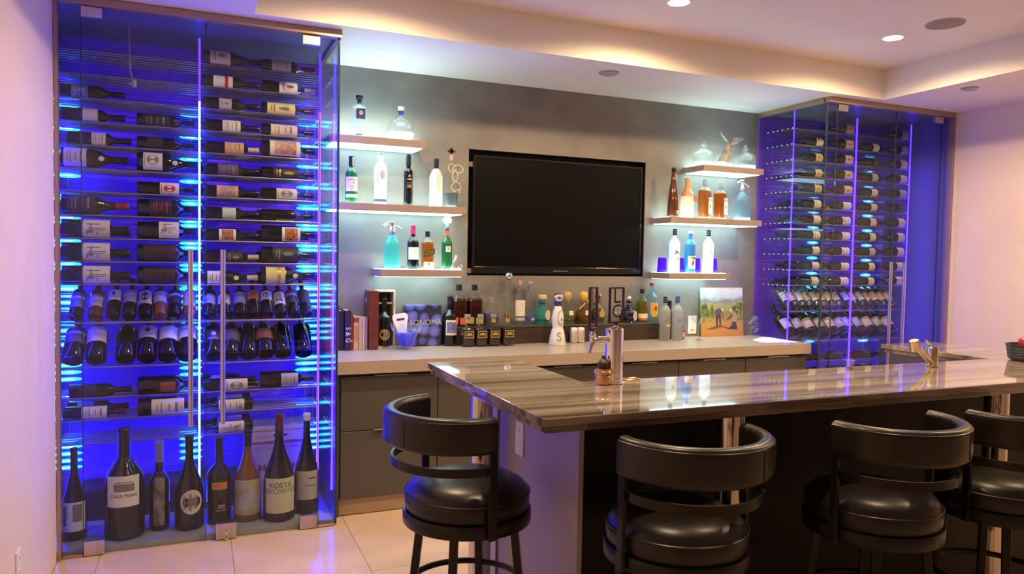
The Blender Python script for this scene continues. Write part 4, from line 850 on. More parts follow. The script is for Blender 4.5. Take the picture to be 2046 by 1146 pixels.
wine('dark wine bottle with round gold label standing inside the wooden box', (1.136, 4.805, CZ + .013), (0, 0, 0), kind='bigclaret', paper=None, cap=C_BLACK, glass=G_BLACK, scale=.88,
     extra=[('gold_label', wrap_disc(.0560, -.008, .085, .042, .042, 24).mesh('gold_label', smooth=0), GOLDINK), ('print', wrap_rects(.0575, [(-.012, .016, .065, .105)]).mesh('print', smooth=0), GREYINK)])
t = thing('leaf_vase', 'blue glass vase with pointed clear leaf rim on the back counter', 'vase', (1.252, 4.68, CZ))
pet = lambda a, z: 1 + (.16 * math.cos(6 * a)) * max(0, (z - .03) / .12)
vp = [(0, .012), (.030, .012), (.036, .022), (.052, .048), (.066, .082), (.080, .112), (.088, .124)]
mb = MB(); n = 48; vs = []
for r, z in [(.030, .014), (.044, .036), (.060, .070), (.074, .108), (.086, .142), (.096, .178)]:
    for k in range(n):
        a = 2 * PI * k / n; p_ = .5 + .5 * math.cos(6 * a); zz = z if z < .1 else z - (z - .1) * .75 * (1 - p_)
        rr = r * (1 + .10 * p_ * max(0, z - .04) / .14); vs.append((rr * math.cos(a), rr * math.sin(a), zz))
mb.add(vs, [(i * n + k, i * n + (k + 1) % n, (i + 1) * n + (k + 1) % n, (i + 1) * n + k) for i in range(5) for k in range(n)])
obj('leaf_rim', mb, G_LEAF, t)
obj('blue_core', MB().lathe([(0, .018), (.026, .018), (.040, .036), (.055, .070), (.068, .106), (.070, .112), (.064, .112), (.050, .072), (.020, .030), (0, .030)], 48, mod=lambda a, z: 1 + .12 * math.cos(6 * a)), G_COBALT, t)
mb = MB()
for k in range(6): a = 2 * PI * (k + .5) / 6; mb.ball((.030 * math.cos(a), .030 * math.sin(a), .013), .012, 10, 6, sz=1.05)
obj('foot_knobs', mb, G_CRYST, t)
t = thing('bottle_opener', 'white paddle shaped bottle opener standing in the blue vase', 'bottle opener', (1.238, 4.69, CZ + .036), (-.12, -.12, 0))
obj('paddle', MB().prism([(-.020, 0), (.020, 0), (.030, .08), (.052, .165), (.050, .185), (.036, .195), (-.036, .195), (-.050, .185), (-.052, .165), (-.030, .08)], -.003, .003, lambda u, v, w: (u, w, v)).mesh('paddle', bevel=.0015), WHITEPL, t)
obj('slot', MB().box(-.026, .026, -.0036, -.003, .150, .164).mesh('slot', smooth=0), INK, t)
t = thing('berry_box', 'box printed with blue berries lettered SONOMA', 'box', (1.283, 4.790, CZ))
def berries():
    m = mat('berry_print', (.1, .1, .3), .5); N, L = nt(m); tc = N.new('ShaderNodeTexCoord'); v = N.new('ShaderNodeTexVoronoi'); v.inputs['Scale'].default_value = 11.5; v.inputs['Randomness'].default_value = .45
    mp = N.new('ShaderNodeMapping'); mp.inputs['Scale'].default_value = (1, 0, 1); L.new(tc.outputs['Object'], mp.inputs[0]); L.new(mp.outputs[0], v.inputs['Vector'])
    ramp(m, v.outputs['Distance'], [(0., (.20, .23, .62)), (.34, (.13, .14, .48)), (.50, (.06, .055, .26)), (.56, (.02, .014, .03))])
    return m
obj('carton', bbox(0, .240, 0, .085, 0, .276, .002), berries(), t); obj('lettering', flat_text('SONOMA', .052, lambda u, v: (.132 + u, -.0008, .160 + v)).mesh('lettering', smooth=0), GREYP, t)
wine('black wine bottle with blue framed cream label beside the berry box', (1.588, 4.80, CZ), (0, 0, 0), kind='bigclaret', paper=CREAM, pr='picture', ink=mottled('blue_art', (.05, .05, .22), (.25, .28, .45), 40., .6), cap=C_BLACK, glass=G_BLACK, lz=(.215, .52), ang=.85, scale=.955)
for i, x in enumerate((1.680, 1.774, 1.868, 1.972)):
    liquor(['first', 'second', 'third', 'last'][i] + ' from left of four small square whiskey bottles on the counter', (x, 4.700, CZ), .216, .043, (.52, .72, .0150, .1), G_CLEAR, liq=L_BROWN, fill=.56, sq=9, cap=[C_GREY, C_GREY, C_GREY, COPPER][i], capz=.90, capr=.021, group='small square whiskey bottles',
           parts=[('label', frect(.066, .060, .108, -.0438), GOLDINK), ('label_field', frect(.056, .066, .102, -.0443), INK), ('arch', MB().add([(.023 * math.cos(k * PI / 8), -.0447, .078 + .018 * math.sin(k * PI / 8)) for k in range(9)], [tuple(range(9))]), GOLDINK), ('neck_label', MB().lathe([(.0158, .160), (.0158, .188)], 16), GOLDINK)])
# back row on the riser
for x, m2, lb in ((1.655, C_ORANGE, 'red'), (1.770, mat('olive_label', (.36, .34, .05), .6), 'olive')):
    liquor(f'large dark whisky bottle with black cap and {lb} label on the riser', (x, RYY, RZ), .282, .055, (.60, .76, .0175, .5), G_CLEAR, liq=L_RED, fill=.66, cap=C_BLACK, capz=.86, capr=.021, sq=4, group='large dark whisky bottles on the riser',
           parts=[('label', frect(.030, .016, .062, -.0560, -.036), m2), ('label', frect(.055, .012, .058, -.0563, .020), m2)])
liquor('squat ship decanter with crown stopper on the riser', (1.893, RYY, RZ), .150, .066, [(0, .002), (.062, 0), (.066, .006), (.064, .03), (.060, .075), (.055, .088), (.030, .104), (.018, .114), (.017, .146), (.024, .150), (0, .150)], G_CRYST, liq=L_RED, fill=.54, parts=[('stopper', MB().lathe([(.016, .150), (.016, .170), (.028, .192), (.026, .198), (0, .194)], 10), G_CRYST)], name='decanter', cat='decanter')
liquor('tall slim waisted decanter with large chrome ball stopper', (2.020, RYY - .01, RZ), .330, .050, [(0, .003), (.040, 0), (.043, .006), (.047, .04), (.043, .08), (.033, .115), (.033, .14), (.040, .19), (.036, .225), (.022, .262), (.018, .29), (.022, .325), (.024, .330), (0, .330)], G_CLEAR, parts=[('stopper', MB().ball((0, 0, .345), .030, 18, 11), CHROME)], name='decanter', cat='decanter')
liquor('clear vodka bottle with cream label and pink capsule on the riser', (2.110, RYY, RZ), .312, .041, (.62, .76, .0155, .4), G_CLEAR, cap=mat('pinkish_foil', (.50, .28, .24), .4), capz=.90, liq=None, parts=[('label', lab(.041, .062, .175, 1.1), CREAM), ('foot_label', lab(.041, .030, .052, 1.1), GREYP), ('crest', wrap_disc(.0425, .006, .145, .004, .008, 8), GREYINK)])
liquor('clear vodka bottle with blue label at its base on the riser', (2.190, RYY, RZ), .306, .039, (.62, .76, .0155, .4), G_CLEAR, cap=mat('pinkish_foil', (.50, .28, .24), .4), capz=.955, parts=[('label', lab(.039, .022, .056, 1.1), BLUEINK), ('print', wrap_rects(.0405, [(-.004, .03, .030, .048)]), GREYP), ('neck_label', MB().lathe([(.0168, .235), (.0168, .272)], 18), mat('slate_blue', (.14, .15, .38), .5))])
liquor('round teal tequila bottle with cork stopper and blue neck', (2.290, RYY, RZ), .185, .060, flaskp(.060, .064, .020, .175), G_TEAL, liq=L_TEAL, fill=.22, parts=[('neck_band', MB().lathe([(.0215, .142), (.0215, .164)], 20), C_BLUE), ('stopper', MB().lathe([(.018, .172), (.031, .182), (.033, .202), (.028, .210), (0, .212)], 20), CORK), ('label', wrap_disc(.0625, .022, .068, .026, .036, 18), CREAM)])
for x, liq, cm, lb in ((2.492, L_PALE, mat('tan_orange_stopper', (.55, .36, .12), .6), 'pale'), (2.628, L_TEQ, mat('yellow_stopper', (.72, .44, .06), .6), 'gold')):
    t = liquor(f'squat {lb} tequila bottle with bulb stopper and ribbon on the riser', (x, RYY, RZ), .165, .066, flaskp(.066, .058, .018, .165), G_GREENISH, liq=liq, fill=.45 if lb == 'pale' else .70, group='squat tequila bottles on the riser',
           parts=[('stopper', MB().lathe([(.016, .165), (.022, .175), (.030, .200), (.030, .215), (.022, .230), (0, .234)], 18), cm), ('label', frect(.034, .064, .098, -.0675), CREAM)])
    if lb == 'gold': obj('ribbon', MB().bar((-.066, -.060, .108), (-.010, -.045, .150), .010, .003).bar((.024, -.03, .150), (.018, -.02, .180), .010, .003).mesh('ribbon'), cm, t)
    else: obj('ribbon', MB().bar((.004, -.029, .220), (.002, -.026, .150), .009, .003).mesh('ribbon'), mat('green_ribbon', (.30, .50, .08), .6), t)
liquor('faceted red crystal bottle with copper stopper on the riser', (2.752, RYY, RZ), .175, .058, flaskp(.058, .062, .016, .175), G_CRYST, liq=L_RED, fill=.62, mod=lambda a, z: 1 + .03 * math.cos(12 * a), seg=48,
       parts=[('stopper', MB().lathe([(.015, .170), (.026, .180), (.028, .205), (.022, .212), (0, .213)], 14), COPPER), ('collar', MB().lathe([(.0185, .148), (.0185, .166)], 18), INK), ('gold_seal', wrap_disc(.0625, .0, .070, .024, .026, 16), GOLDINK)])
liquor('small clear skull shaped bottle on the riser', (2.900, RYY, RZ), .140, .042, [(0, .002), (.030, 0), (.034, .008), (.032, .03), (.040, .055), (.045, .085), (.042, .112), (.030, .130), (.014, .138), (0, .140)], G_CRYST, ey=1.15, parts=[('eye_hollow', wrap_disc(.0435, -.016, .078, .009, .010, 12), GREYP), ('eye_hollow', wrap_disc(.0435, .016, .078, .009, .010, 12), GREYP)])
liquor('dark purple round bottle with chrome ball stopper and oval label', (3.015, RYY, RZ), .160, .066, flaskp(.066, .060, .017, .160), L_PURP, parts=[('stopper', MB().ball((0, 0, .180), .022, 16, 9), CHROME), ('collar', MB().lathe([(.0195, .135), (.0195, .150)], 18), C_GREY), ('label', wrap_disc(.0685, .026, .052, .026, .036, 18), GREYP)])
liquor('yellow green spirit bottle with red seal and cream label on the riser', (3.135, RYY, RZ), .250, .044, (.60, .80, .0145, .3), G_GREENISH, liq=L_YEL, fill=.66, cap=C_BLACK, capz=.88, parts=[('label', lab(.044, .030, .066, 1.2), CREAM), ('seal', wrap_disc(.0462, .022, .130, .018, .022, 14), REDINK), ('stripe', wrap_rects(.0455, [(-.05, .05, .016, .026)]), C_ORANGE)])
liquor('tall clear bottle with orange label and red cap on the riser', (3.222, RYY, RZ), .296, .048, (.62, .76, .0145, .4), G_PALEBLUE, cap=C_RED, capz=.93, parts=[('label', lab(.048, .060, .150, .75), mat('orange_label', (.72, .36, .06), .6)), ('sun_print', wrap_disc(.0500, .008, .105, .014, .018, 14), mat('brown_print', (.25, .08, .02), .6)), ('foot_label', lab(.048, .040, .080, .5), mat('yellow_label', (.78, .48, .04), .6))])
# front row on the counter
t = thing('ceramic_decanter', 'tall white ceramic bottle with blue swirls and silver domed stopper', 'decanter', (2.330, 4.640, CZ))
CERA = mat('white_ceramic', (.78, .74, .70), .25)
obj('body', MB().lathe([(0, .0), (.060, .0), (.062, .004), (.054, .06), (.043, .105), (.036, .122), (.040, .140), (.044, .165), (.044, .19), (.036, .23), (.026, .262), (.021, .274), (.021, .282), (0, .282)], 28), CERA, t)
obj('neck_crown', MB().lathe([(.0215, .272), (.026, .285), (.030, .312), (0, .312)], 12), mat('cobalt_ceramic', (.04, .03, .30), .25), t)
obj('stopper', MB().lathe([(.030, .308), (.037, .322), (.038, .338), (.032, .352), (.018, .362), (0, .364)], 14), CHROME, t)
obj('swirl', flat_text('S', .085, lambda u, v: (-.012 + u, -math.sqrt(max(1e-6, (.0555 - (v + .012) * .18) ** 2 - (u - .012) ** 2)) - .0015, .058 + v)).mesh('swirl', smooth=0), GREYINK, t)
obj('swirl', flat_text('a', .075, lambda u, v: (.038 + u * .5, -math.sqrt(max(1e-6, (.0555 - v * .18) ** 2 - (.038 + u * .5) ** 2)) - .0015, .056 + v)).mesh('swirl', smooth=0), GREYINK, t)
obj('oval_ring', MB().tube([wrap(.0445, .006 + .026 * math.cos(2 * PI * i / 24), .195 + .050 * math.sin(2 * PI * i / 24)) if True else None for i in range(24)], .0022, 6, True), mat('grey_blue_glaze', (.20, .18, .26), .4), t)
obj('emblem', wrap_disc(.0465, .008, .182, .007, .012, 10).mesh('emblem', smooth=0), GREYINK, t)
for i, x in enumerate((2.500, 2.556)):
    t = thing('soda_can', ['left', 'right'][i] + ' one of two silver cans with red lettering behind the tap', 'can', (x, 4.715, CZ), group='silver cans')
    obj('can', cached('can', lambda: MB().lathe([(0, .004), (.022, .0), (.028, .008), (.028, .100), (.023, .108), (.022, .110), (.019, .107), (0, .107)], 22).mesh('can')), mat('can_silver', (.66, .64, .62), .3, .5), t)
    obj('lettering', cached('canl', lambda: wrapped_text('Coke', .030, .0288, .054, u0=.004, rot=PI / 2).mesh('lettering', smooth=0)), REDINK, t)
vodka('grey frosted vodka bottle with yellow print on the counter', (3.262, 4.690, CZ), G_GREYFROST, C_BLACK, .330, lab_=[('bird_print', geese(.0427), GREYINK), ('yellow_print', wrap_rects(.0427, [(-.012, .026, .108, .122)]), mat('lemon_print', (.70, .68, .03), .6)), ('lettering', wrapped_text('GREY GOOSE', .0105, .0427, .072), GREYINK)])
vodka('frosted vodka bottle with blue print and blue cap on the counter', (3.362, 4.675, CZ), G_GREYFROST, C_BLUE, .334, lab_=[('bird_print', geese(.0427), GREYINK), ('blue_print', wrap_rects(.0427, [(-.014, .030, .100, .122)]), mat('periwinkle_print', (.25, .28, .70), .6)), ('lettering', wrapped_text('GREY GOOSE', .0095, .0427, .066), GREYINK)])
liquor('slim dark bottle standing between the two frosted vodka bottles', (3.352, 4.765 - .0, CZ), .296, .030, (.60, .74, .0135, .3), G_BLACK, cap=C_BLACK, capz=.8, rot=0)
liquor('tiny red topped sauce bottle beside the blue printed vodka', (3.452, 4.735, CZ), .104, .021, (.62, .74, .0085, .4), G_BROWN, cap=C_RED, capz=.72, capr=.011, parts=[('label', lab(.021, .012, .056, 1.2), CREAM), ('stripe', wrap_rects(.0225, [(-.02, .02, .040, .048), (-.02, .02, .018, .026)]), REDINK)])
t = thing('wine_glass', 'clear stemmed wine glass on the right of the back counter', 'wine glass', (3.530, 4.635, CZ))
obj('bowl', MB().lathe([(.004, .112), (.020, .125), (.042, .150), (.054, .175), (.053, .200), (.044, .235), (.036, .262)], 30), G_CLEAR, t); obj('stem', MB().lathe([(.005, .006), (.0042, .02), (.004, .09), (.0055, .113)], 12), G_CRYST, t); obj('foot', MB().lathe([(0, .0), (.040, .0), (.041, .003), (.012, .007), (0, .008)], 28), G_CLEAR, t)
# painting leaning on the wall
t = thing('vineyard_painting', 'unframed vineyard painting leaning on the grey wall', 'painting', (3.712, 4.822, CZ), (-.085, 0, 0))
PWID, PHT = .415, .392
def paint():
    m = mat('vineyard_paint', (.5, .5, .4), .5); N, L = nt(m); tc = N.new('ShaderNodeTexCoord'); sp = N.new('ShaderNodeSeparateXYZ'); L.new(tc.outputs['Object'], sp.inputs[0])
    n1 = noise(m, 9., 5., (1, 1, 2.2)); a = N.new('ShaderNodeMath'); a.operation = 'MULTIPLY_ADD'; a.inputs[1].default_value = .10; L.new(n1.outputs[0], a.inputs[0]); L.new(sp.outputs['Z'], a.inputs[2])
    s = N.new('ShaderNodeMath'); s.operation = 'MULTIPLY'; s.inputs[1].default_value = 2.15; L.new(a.outputs[0], s.inputs[0])
    ramp(m, s.outputs[0], [(0., (.42, .17, .04)), (.16, (.56, .25, .05)), (.33, (.50, .27, .07)), (.50, (.30, .28, .06)), (.60, (.36, .38, .10)), (.67, (.40, .36, .16)), (.72, (.22, .30, .22)), (.78, (.50, .62, .70)), (.90, (.72, .76, .76)), (1., (.55, .56, .54))])
    return m
obj('canvas', bbox(0, PWID, 0, .018, 0, PHT, .001), paint(), t)
rnd = random.Random(3); mb = MB()
for side in (0, 1):
    for i in range(46):
        f_ = rnd.random(); u = (.01 + .12 * rnd.random() * (1 - f_ * .2)) if side == 0 else (.30 + .11 * rnd.random()); v = .10 + .135 * rnd.random() + (.02 if side == 0 else .03); w = .008 + .012 * rnd.random()
        mb.add([(u - w, -.0008, v), (u, -.0008, v - w), (u + w, -.0008, v), (u, -.0008, v + w * 1.3)], [(0, 1, 2, 3)])
obj('painted_vines', mb.mesh('vines', smooth=0), mottled('vine_green', (.10, .15, .03), (.36, .38, .08), 60., .6), t)
def poly(pts, dy=-.0014): return MB().add([(u, dy, v) for u, v in pts], [tuple(range(len(pts)))])
FD = mat('figure_dark', (.06, .045, .05), .6); FB = mat('figure_brown', (.13, .08, .05), .6); FT = mat('figure_tan', (.42, .30, .16), .6); FW = mat('figure_hat', (.62, .58, .50), .6)
fig = obj('painted_figure', poly([(.140, .075), (.152, .072), (.160, .135), (.166, .160), (.170, .135), (.174, .085), (.188, .085), (.190, .150), (.184, .190), (.170, .216), (.142, .214), (.134, .195), (.138, .150)]).mesh('figure', smooth=0), FD, t)
obj('painted_shirt', poly([(.142, .214), (.128, .200), (.130, .176), (.150, .168), (.176, .182), (.200, .196), (.196, .214), (.170, .226)], -.0016).mesh('shirt', smooth=0), mat('figure_purple', (.13, .09, .12), .6), fig)
obj('painted_arm', poly([(.190, .200), (.200, .204), (.212, .165), (.222, .135), (.214, .133), (.202, .160)], -.0017).mesh('arm', smooth=0), FB, fig)
obj('painted_hat', poly([(.196, .206), (.206, .200), (.220, .204), (.218, .218), (.204, .224), (.194, .216)], -.0018).mesh('hat', smooth=0), FW, fig)
fig = obj('painted_figure', poly([(.275, .058), (.345, .056), (.352, .070), (.340, .088), (.346, .120), (.330, .128), (.304, .116), (.298, .090), (.272, .072)]).mesh('figure', smooth=0), FD, t)
obj('painted_shirt', poly([(.304, .116), (.346, .112), (.350, .150), (.338, .190), (.312, .204), (.296, .190), (.300, .150)], -.0016).mesh('shirt', smooth=0), FT, fig)
obj('painted_arm', poly([(.300, .180), (.306, .160), (.276, .138), (.246, .128), (.244, .138), (.270, .152)], -.0017).mesh('arm', smooth=0), FB, fig)
obj('painted_hat', poly([(.276, .198), (.296, .194), (.306, .206), (.300, .222), (.286, .226), (.274, .212)], -.0018).mesh('hat', smooth=0), FW, fig)
obj('painted_shadow', poly([(.03, .055), (.13, .06), (.19, .075), (.26, .055), (.36, .05), (.35, .062), (.25, .07), (.18, .09), (.10, .075)], -.0010).mesh('shadow', smooth=0), mat('shadow_paint', (.22, .08, .04), .6), t)
t = thing('glass_globe', 'clear round blown glass globe beside the painting', 'glass globe', (4.175, 4.76, CZ))
obj('globe', MB().ball((0, 0, .082), .082, 26, 15), G_CLEAR, t); obj('inner_swirl', MB().tube([(.045 * math.cos(i * .55) * (1 - i / 34), .045 * math.sin(i * .55) * (1 - i / 34), .045 + .0045 * i) for i in range(20)], .006, 7), G_CRYST, t); obj('neck_bubble', MB().ball((.0, -.01, .150), .028, 16, 9, sz=.7), G_CRYST, t)
t = thing('paper_sheet', 'white loose sheet of paper at the right end of the counter', 'paper', (0, 0, CZ))
vs = []; P4 = [(3.935, 4.50), (3.915, 4.335), (4.215, 4.295), (4.245, 4.62)]
for i in range(7):
    for j in range(5):
        a, b = i / 6, j / 4; x = (P4[0][0] * (1 - a) + P4[3][0] * a) * b + (P4[1][0] * (1 - a) + P4[2][0] * a) * (1 - b); y = (P4[0][1] * (1 - a) + P4[3][1] * a) * b + (P4[1][1] * (1 - a) + P4[2][1] * a) * (1 - b)
        vs.append((x, y, .0015 + .014 * math.sin(a * PI) * b * b))
obj('sheet', MB().add(vs, [(5 * i + j, 5 * i + j + 1, 5 * i + j + 6, 5 * i + j + 5) for i in range(6) for j in range(4)]).mesh('sheet'), mat('bright_paper', (.85, .82, .76), .7), t)
obj('print', MB().box(4.05, 4.075, 4.33, 4.345, .0100, .0104).mesh('print', smooth=0), GREYINK, t)

# ------------------------------------------------------------------ the U shaped bar
BX0, BX1, BY0, BY1, BYE, BZ = .905, 3.985, 1.878, 2.405, 3.03, 1.07
t = thing('marble_counter', 'glossy striated brown marble top of the U shaped bar', 'bar top', (0, 0, 1.032))
outline = [(BX0, BY0), (BX1, BY0), (BX1, BYE), (BX1 - .41, BYE), (BX1 - .41, BY1), (BX0 + .41, BY1), (BX0 + .41, BYE), (BX0, BYE)]
obj('slab', MB().prism(outline, .014, .038).mesh('slab', bevel=.003), MARBLE, t)
ins = .012
obj('under_layer', MB().prism([(BX0 + ins, BY0 + ins), (BX1 - ins, BY0 + ins), (BX1 - ins, BYE - ins), (BX1 - .41 + ins, BYE - ins), (BX1 - .41 + ins, BY1 - ins), (BX0 + .41 - ins, BY1 - ins), (BX0 + .41 - ins, BYE - ins), (BX0 + ins, BYE - ins)], -.008, .0138).mesh('under_layer', bevel=.002), MARBLE, t)
t = thing('bar_cabinetry', 'bar base with front darkened for shade and pale grey end panel', 'bar', (0, 0, 0))
obj('front_panel', bbox(1.215, 3.690, 2.20, 2.222, .002, 1.022, .001), FRONTSHADE, t)
obj('end_panel', bbox(1.195, 1.215, 2.20, 2.985, .002, 1.022, .001), ENDPANEL, t)
obj('end_pilaster', bbox(1.186, 1.195, 2.915, 2.985, .002, 1.022, .001), ENDPANEL, t)
obj('end_panel', bbox(3.690, 3.712, 2.20, 2.985, .002, 1.022, .001), ENDPANEL, t)
obj('inner_panel', bbox(1.215, 3.690, 2.36, 2.38, .002, 1.022, .001), CABDARK, t)
obj('inner_return', bbox(1.285, 1.305, 2.38, 2.985, .002, 1.022, .001), CABDARK, t); obj('inner_return', bbox(3.585, 3.605, 2.38, 2.985, .002, 1.022, .001), CABDARK, t)
plate('bar_outlet', 'white outlet plate on the purple lit bar end panel', (1.195, 2.690, .800), (0, 0, -PI / 2), .075, .135)
for x, y, lb in ((1.095, 2.87, 'round steel column under the left end of the bar'), (1.705, 2.04, 'round steel column behind the middle bar stool'), (3.105, 2.05, 'round steel column behind the rightmost bar stool')):
    t = thing('steel_column', lb, 'column', (x, y, 0), group='steel columns under the bar')
    obj('tube', cached('coltube', lambda: MB().lathe([(.047, .006), (.047, 1.018)], 32).mesh('tube')), mat('polished_steel', (.62, .56, .50), .14, 1.), t)
    obj('foot_plate', cached('colfoot', lambda: MB().lathe([(0, .0), (.065, .0), (.065, .006), (0, .006)], 32).mesh('foot')), BRUSHED, t); obj('top_plate', cached('colcap', lambda: MB().lathe([(0, 1.017), (.060, 1.017), (.060, 1.0225), (0, 1.0225)], 32).mesh('cap')), BRUSHED, t)

# beer tap tower
BT = BZ + .0015
t = thing('beer_tap_tower', 'chrome beer tap tower with side tap on the bar', 'beer tap', (1.412, 2.345, BT))
obj('column', MB().lathe([(0, 0), (.040, 0), (.040, .004), (.0335, .006), (.0335, .194), (.031, .201), (.022, .205), (0, .205)], 32), CHROME, t)
AZ = .160
arm = obj('tap_arm', MB().cyl((-.030, 0, AZ), (-.072, .0, AZ), .014, 18).lathe([(.019, -.004), (.019, .006)], 18, cx=-.040, cy=0, cz=AZ).tube([(-.066, 0, AZ), (-.088, 0, AZ - .004), (-.102, -.004, AZ - .026), (-.108, -.006, AZ - .044)], [.012, .012, .009, .008], 14), CHROME, t)
obj('valve', MB().lathe([(.012, AZ - .006), (.011, AZ + .012), (.013, AZ + .017), (.009, AZ + .024), (.0085, AZ + .032), (0, AZ + .033)], 16, cx=-.092), CHROME, arm)
HB = mat('dark_bronze', (.060, .042, .034), .3, .8)
def handle(name, w, ang, loc, rotz, letters, sc):
    h = obj(name, MB().box(-w / 2, -w / 2 + .005, -.005, .005, .006, .150).box(w / 2 - .005, w / 2, -.005, .005, .006, .150).box(-w / 2 + .005, w / 2 - .005, -.005, .005, .144, .150).box(-w / 2 + .005, w / 2 - .005, -.005, .005, .006, .014).box(-.006, .006, -.006, .006, -.002, .006).mesh(name, bevel=.0008, seg=1), HB, t, loc, (ang, 0, rotz)); h.scale = (1, 1, sc)
    for tx, z, s in letters:
        me = flat_text(tx, s, lambda u, v: (u, -.002, z + v)).mesh('letter', smooth=0); obj('letter', me, HB, h)
handle('tap_handle', .074, 0., (.005, 0, .214), .25, [('L', .112, .085), ('C', .052, .075)], .92)
handle('tap_handle', .060, 0., (-.092, 0, AZ + .031), .60, [('L', .112, .075), ('C', .052, .070)], 1.08)
obj('handle_post', MB().lathe([(.010, .203), (.008, .208), (.0075, .213), (0, .214)], 14, cx=.005), CHROME, t)
t = thing('brass_keg_tap', 'short copper and brass coupler standing at the foot of the tap tower', 'coupler', (1.362, 2.335, BT))
obj('body', MB().lathe([(0, 0), (.030, 0), (.031, .004), (.029, .034), (.033, .037), (.033, .046), (.030, .050), (.030, .056), (.018, .060), (0, .060)], 24), COPPER, t)
obj('knob', MB().lathe([(.016, .058), (.020, .062), (.021, .078), (.014, .088), (.008, .092), (.006, .102), (0, .104)], 18), mat('dark_knob', (.07, .05, .045), .35, .6), t)
obj('side_valve', MB().cyl((.008, -.028, .030), (.012, -.040, .030), .009, 12).cyl((.026, .0, .03), (.034, .0, .03), .006, 10), GOLD, t)
t = thing('brass_ring', 'thin brass ring lying on the bar right of the tap tower', 'ring', (1.505, 2.372, BT))
obj('ring', MB().tube([(.036 * math.cos(2 * PI * i / 28), .020 * math.sin(2 * PI * i / 28), .004) for i in range(28)], .003, 8, True), GOLD, t)
t = thing('mixer_faucet', 'brass toned bar faucet with raised spout on the bar', 'faucet', (3.035, 2.300, BT))
NICK = mat('warm_nickel', (.72, .60, .44), .18, 1.)
obj('body', MB().lathe([(0, 0), (.030, 0), (.030, .004), (.0245, .006), (.0245, .082), (.022, .086), (0, .087)], 24), NICK, t)
sp = obj('spout', MB().tube([(-.018, -.006, .022), (-.150, -.030, .098)], .0135, 16).lathe([(.0155, -.002), (.0155, .002)], 16, cx=-.080, cy=-.017, cz=.058), NICK, t)
obj('spray_head', MB().cyl((-.150, -.032, .080), (-.166, -.034, .124), .021, 18).mesh('spray_head', bevel=.003), NICK, sp)
obj('lever', MB().bar((-.006, 0, .082), (-.052, -.004, .118), .010, .006).mesh('lever', bevel=.001), CHROME, t); obj('foot_lever', MB().bar((-.024, -.022, .012), (-.064, -.034, .002), .010, .006).mesh('lever', bevel=.001), NICK, t)
t = thing('shot_glass', 'small glass with amber foot near the inner edge of the bar', 'glass', (2.585, 2.345, BT))
obj('bowl', MB().lathe([(.012, .002), (.014, .0), (.018, .030), (.019, .038)], 18), G_CRYST, t); obj('rim', MB().tube([(.019 * math.cos(2 * PI * i / 18), .019 * math.sin(2 * PI * i / 18), .038) for i in range(18)], .0015, 6, True), CHROME, t); obj('amber_base', MB().lathe([(0, .001), (.0125, .002), (.0145, .010), (0, .010)], 18), L_AMBER, t)
t = thing('fruit_bowl', 'dark ribbed round bowl on the right end of the bar', 'bowl', (3.700, 2.300, BT))
pr_ = [(0, .004), (.070, .0), (.078, .004)]
for i in range(5): pr_ += [(.082 + .002 * i, .010 + .013 * i), (.086 + .002 * i, .016 + .013 * i)]
pr_ += [(.096, .078), (.090, .078), (.078, .020), (0, .014)]
obj('bowl', MB().lathe(pr_, 30), mat('dark_ribbed_ceramic', (.040, .040, .032), .3), t)
for i, (dx, dy, m, lb) in enumerate(((-.045, -.02, mottled('red_apple', (.38, .02, .03), (.50, .07, .05), 14., .3), 'red apple in the dark ribbed bowl'), (.020, -.030, mottled('yellow_fruit', (.72, .45, .03), (.78, .55, .08), 9., .35), 'yellow orange fruit in the dark ribbed bowl'))):
    f_ = thing('apple' if i == 0 else 'orange', lb, 'fruit', (3.700 + dx, 2.300 + dy, BT + .050 + .006 * i))
    obj('flesh', MB().lathe([(0, .004), (.016, .0), (.030, .012), (.038, .034), (.034, .056), (.018, .066), (.006, .062), (0, .060)], 20), m, f_); obj('stem', MB().tube([(0, 0, .060), (.002, 0, .072)], .0018, 6), DARKWOOD, f_)

# ------------------------------------------------------------------ bar stools
def arc_sweep(sec, R, a0, a1, n, round_end=True):
    """sweep a closed section (dr, z) along an arc round the z axis; stool faces +X, arc centred on -X"""
    mb = MB(); m = len(sec); vs = []
    for i in range(n + 1):
        a = a0 + (a1 - a0) * i / n; k = 1.
        for dr, z in sec: r = R + dr * k; vs.append((r * math.cos(a), r * math.sin(a), z))
    fs = [(i * m + j, i * m + (j + 1) % m, (i + 1) * m + (j + 1) % m, (i + 1) * m + j) for i in range(n) for j in range(m)]
    fs += [tuple(range(m - 1, -1, -1)), tuple(n * m + j for j in range(m))]
    return mb.add(vs, fs)
def rrect(w, h, r, zc, n=5):
    out = []
    for cx, cz, s in ((w / 2 - r, h / 2 - r, 0), (-w / 2 + r, h / 2 - r, 1), (-w / 2 + r, -h / 2 + r, 2), (w / 2 - r, -h / 2 + r, 3)):
        for i in range(n + 1): a = (s + i / n) * PI / 2; out.append((cx + r * math.cos(a), zc + cz + r * math.sin(a)))
    return out
A0, A1 = PI / 2 - .02, 3 * PI / 2 + .02
SO = (.045, 0, .020)   # the seat sits a little forward of the curved back
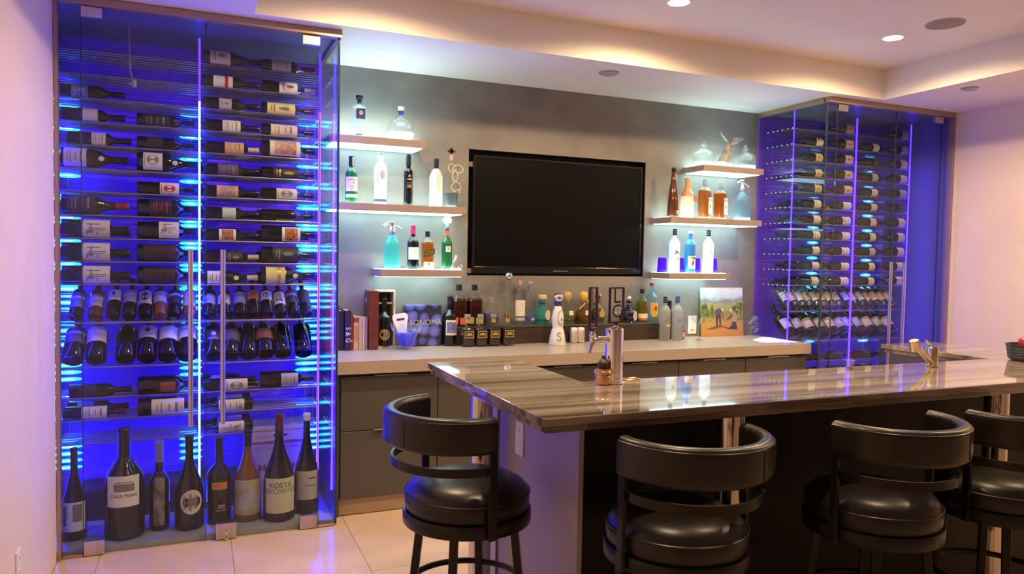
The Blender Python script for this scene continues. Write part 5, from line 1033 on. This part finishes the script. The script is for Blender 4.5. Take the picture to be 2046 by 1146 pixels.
def stool(x, y, ang, label):
    t = thing('bar_stool', label, 'bar stool', (x, y, 0), (0, 0, ang), group='black leather bar stools')
    obj('seat', cached('st_seat', lambda: MB().lathe([(0, .640), (.212, .640), (.216, .646), (.218, .672), (.217, .690), (.212, .703), (.198, .722), (.170, .738), (.12, .748), (.06, .752), (0, .753)], 48).mesh('seat')), LEATHER, t, SO)
    obj('seat_piping', cached('st_pip', lambda: MB().tube([(.2175 * math.cos(2 * PI * i / 48), .2175 * math.sin(2 * PI * i / 48), .697) for i in range(48)], .0035, 6, True).mesh('piping')), LEATHER, t, SO)
    obj('seat_frame', cached('st_frame', lambda: MB().lathe([(.170, .594), (.222, .594), (.224, .597), (.224, .636), (.222, .639), (.170, .639), (.170, .594)], 48).mesh('seat_frame')), BLACKMETAL, t, SO)
    obj('swivel', cached('st_sw', lambda: MB().lathe([(0, .565), (.09, .565), (.09, .595), (0, .595)], 24).mesh('swivel')), BLACKMETAL, t, SO)
    b = obj('backrest', cached('st_back', lambda: arc_sweep(rrect(.048, .118, .021, .957), .228, A0, A1, 40).mesh('backrest', smooth=50)), LEATHER, t)
    for a in (PI * .74, PI * 1.10, PI * 1.27):
        obj('seam', cached(('st_seam', a), lambda: MB().tube([(.2525 * math.cos(a), .2525 * math.sin(a), z) for z in (.915, .957, .998)], .0016, 6).mesh('seam')), BLACK, b)
    obj('top_piping', cached('st_tp', lambda: MB().tube([(.2500 * math.cos(A0 + (A1 - A0) * i / 40), .2500 * math.sin(A0 + (A1 - A0) * i / 40), 1.003) for i in range(41)], .0025, 6).mesh('piping')), LEATHER, b)
    obj('back_hoop', cached('st_hoop', lambda: arc_sweep([(-.004, .826), (.004, .826), (.004, .854), (-.004, .854)], .222, A0 + .05, A1 - .05, 40).mesh('hoop')), BLACKMETAL, t)
    for s in (1, -1):
        obj('back_post', cached(('st_post', s), lambda: MB().box(-.014, .014, s * .232 - .007, s * .232 + .007, .616, .925).mesh('post', bevel=.002)), BLACKMETAL, t)
    for k in range(4):
        a = PI / 4 + k * PI / 2
        obj('leg', cached(('st_leg', k), lambda: MB().bar((.045 + .165 * math.cos(a), .165 * math.sin(a), .620), (.045 + .235 * math.cos(a), .235 * math.sin(a), .004), .026, .026, up=(math.cos(a), math.sin(a), 0)).mesh('leg', bevel=.003)), BLACKMETAL, t)
    obj('foot_ring', cached('st_fr', lambda: MB().tube([(.045 + .206 * math.cos(2 * PI * i / 48), .206 * math.sin(2 * PI * i / 48), .375) for i in range(48)], .011, 10, True).mesh('foot_ring')), BLACKMETAL, t)
stool(.826, 2.400, math.radians(11), 'black leather bar stool at the left end of the bar')
stool(1.372, 1.838, math.radians(92), 'black leather bar stool at the bar front, leftmost of three')
stool(2.147, 1.787, math.radians(92), 'black leather bar stool at the bar front, middle of three')
stool(2.757, 1.760, math.radians(90), 'black leather bar stool at the bar front, cut off by the right edge')
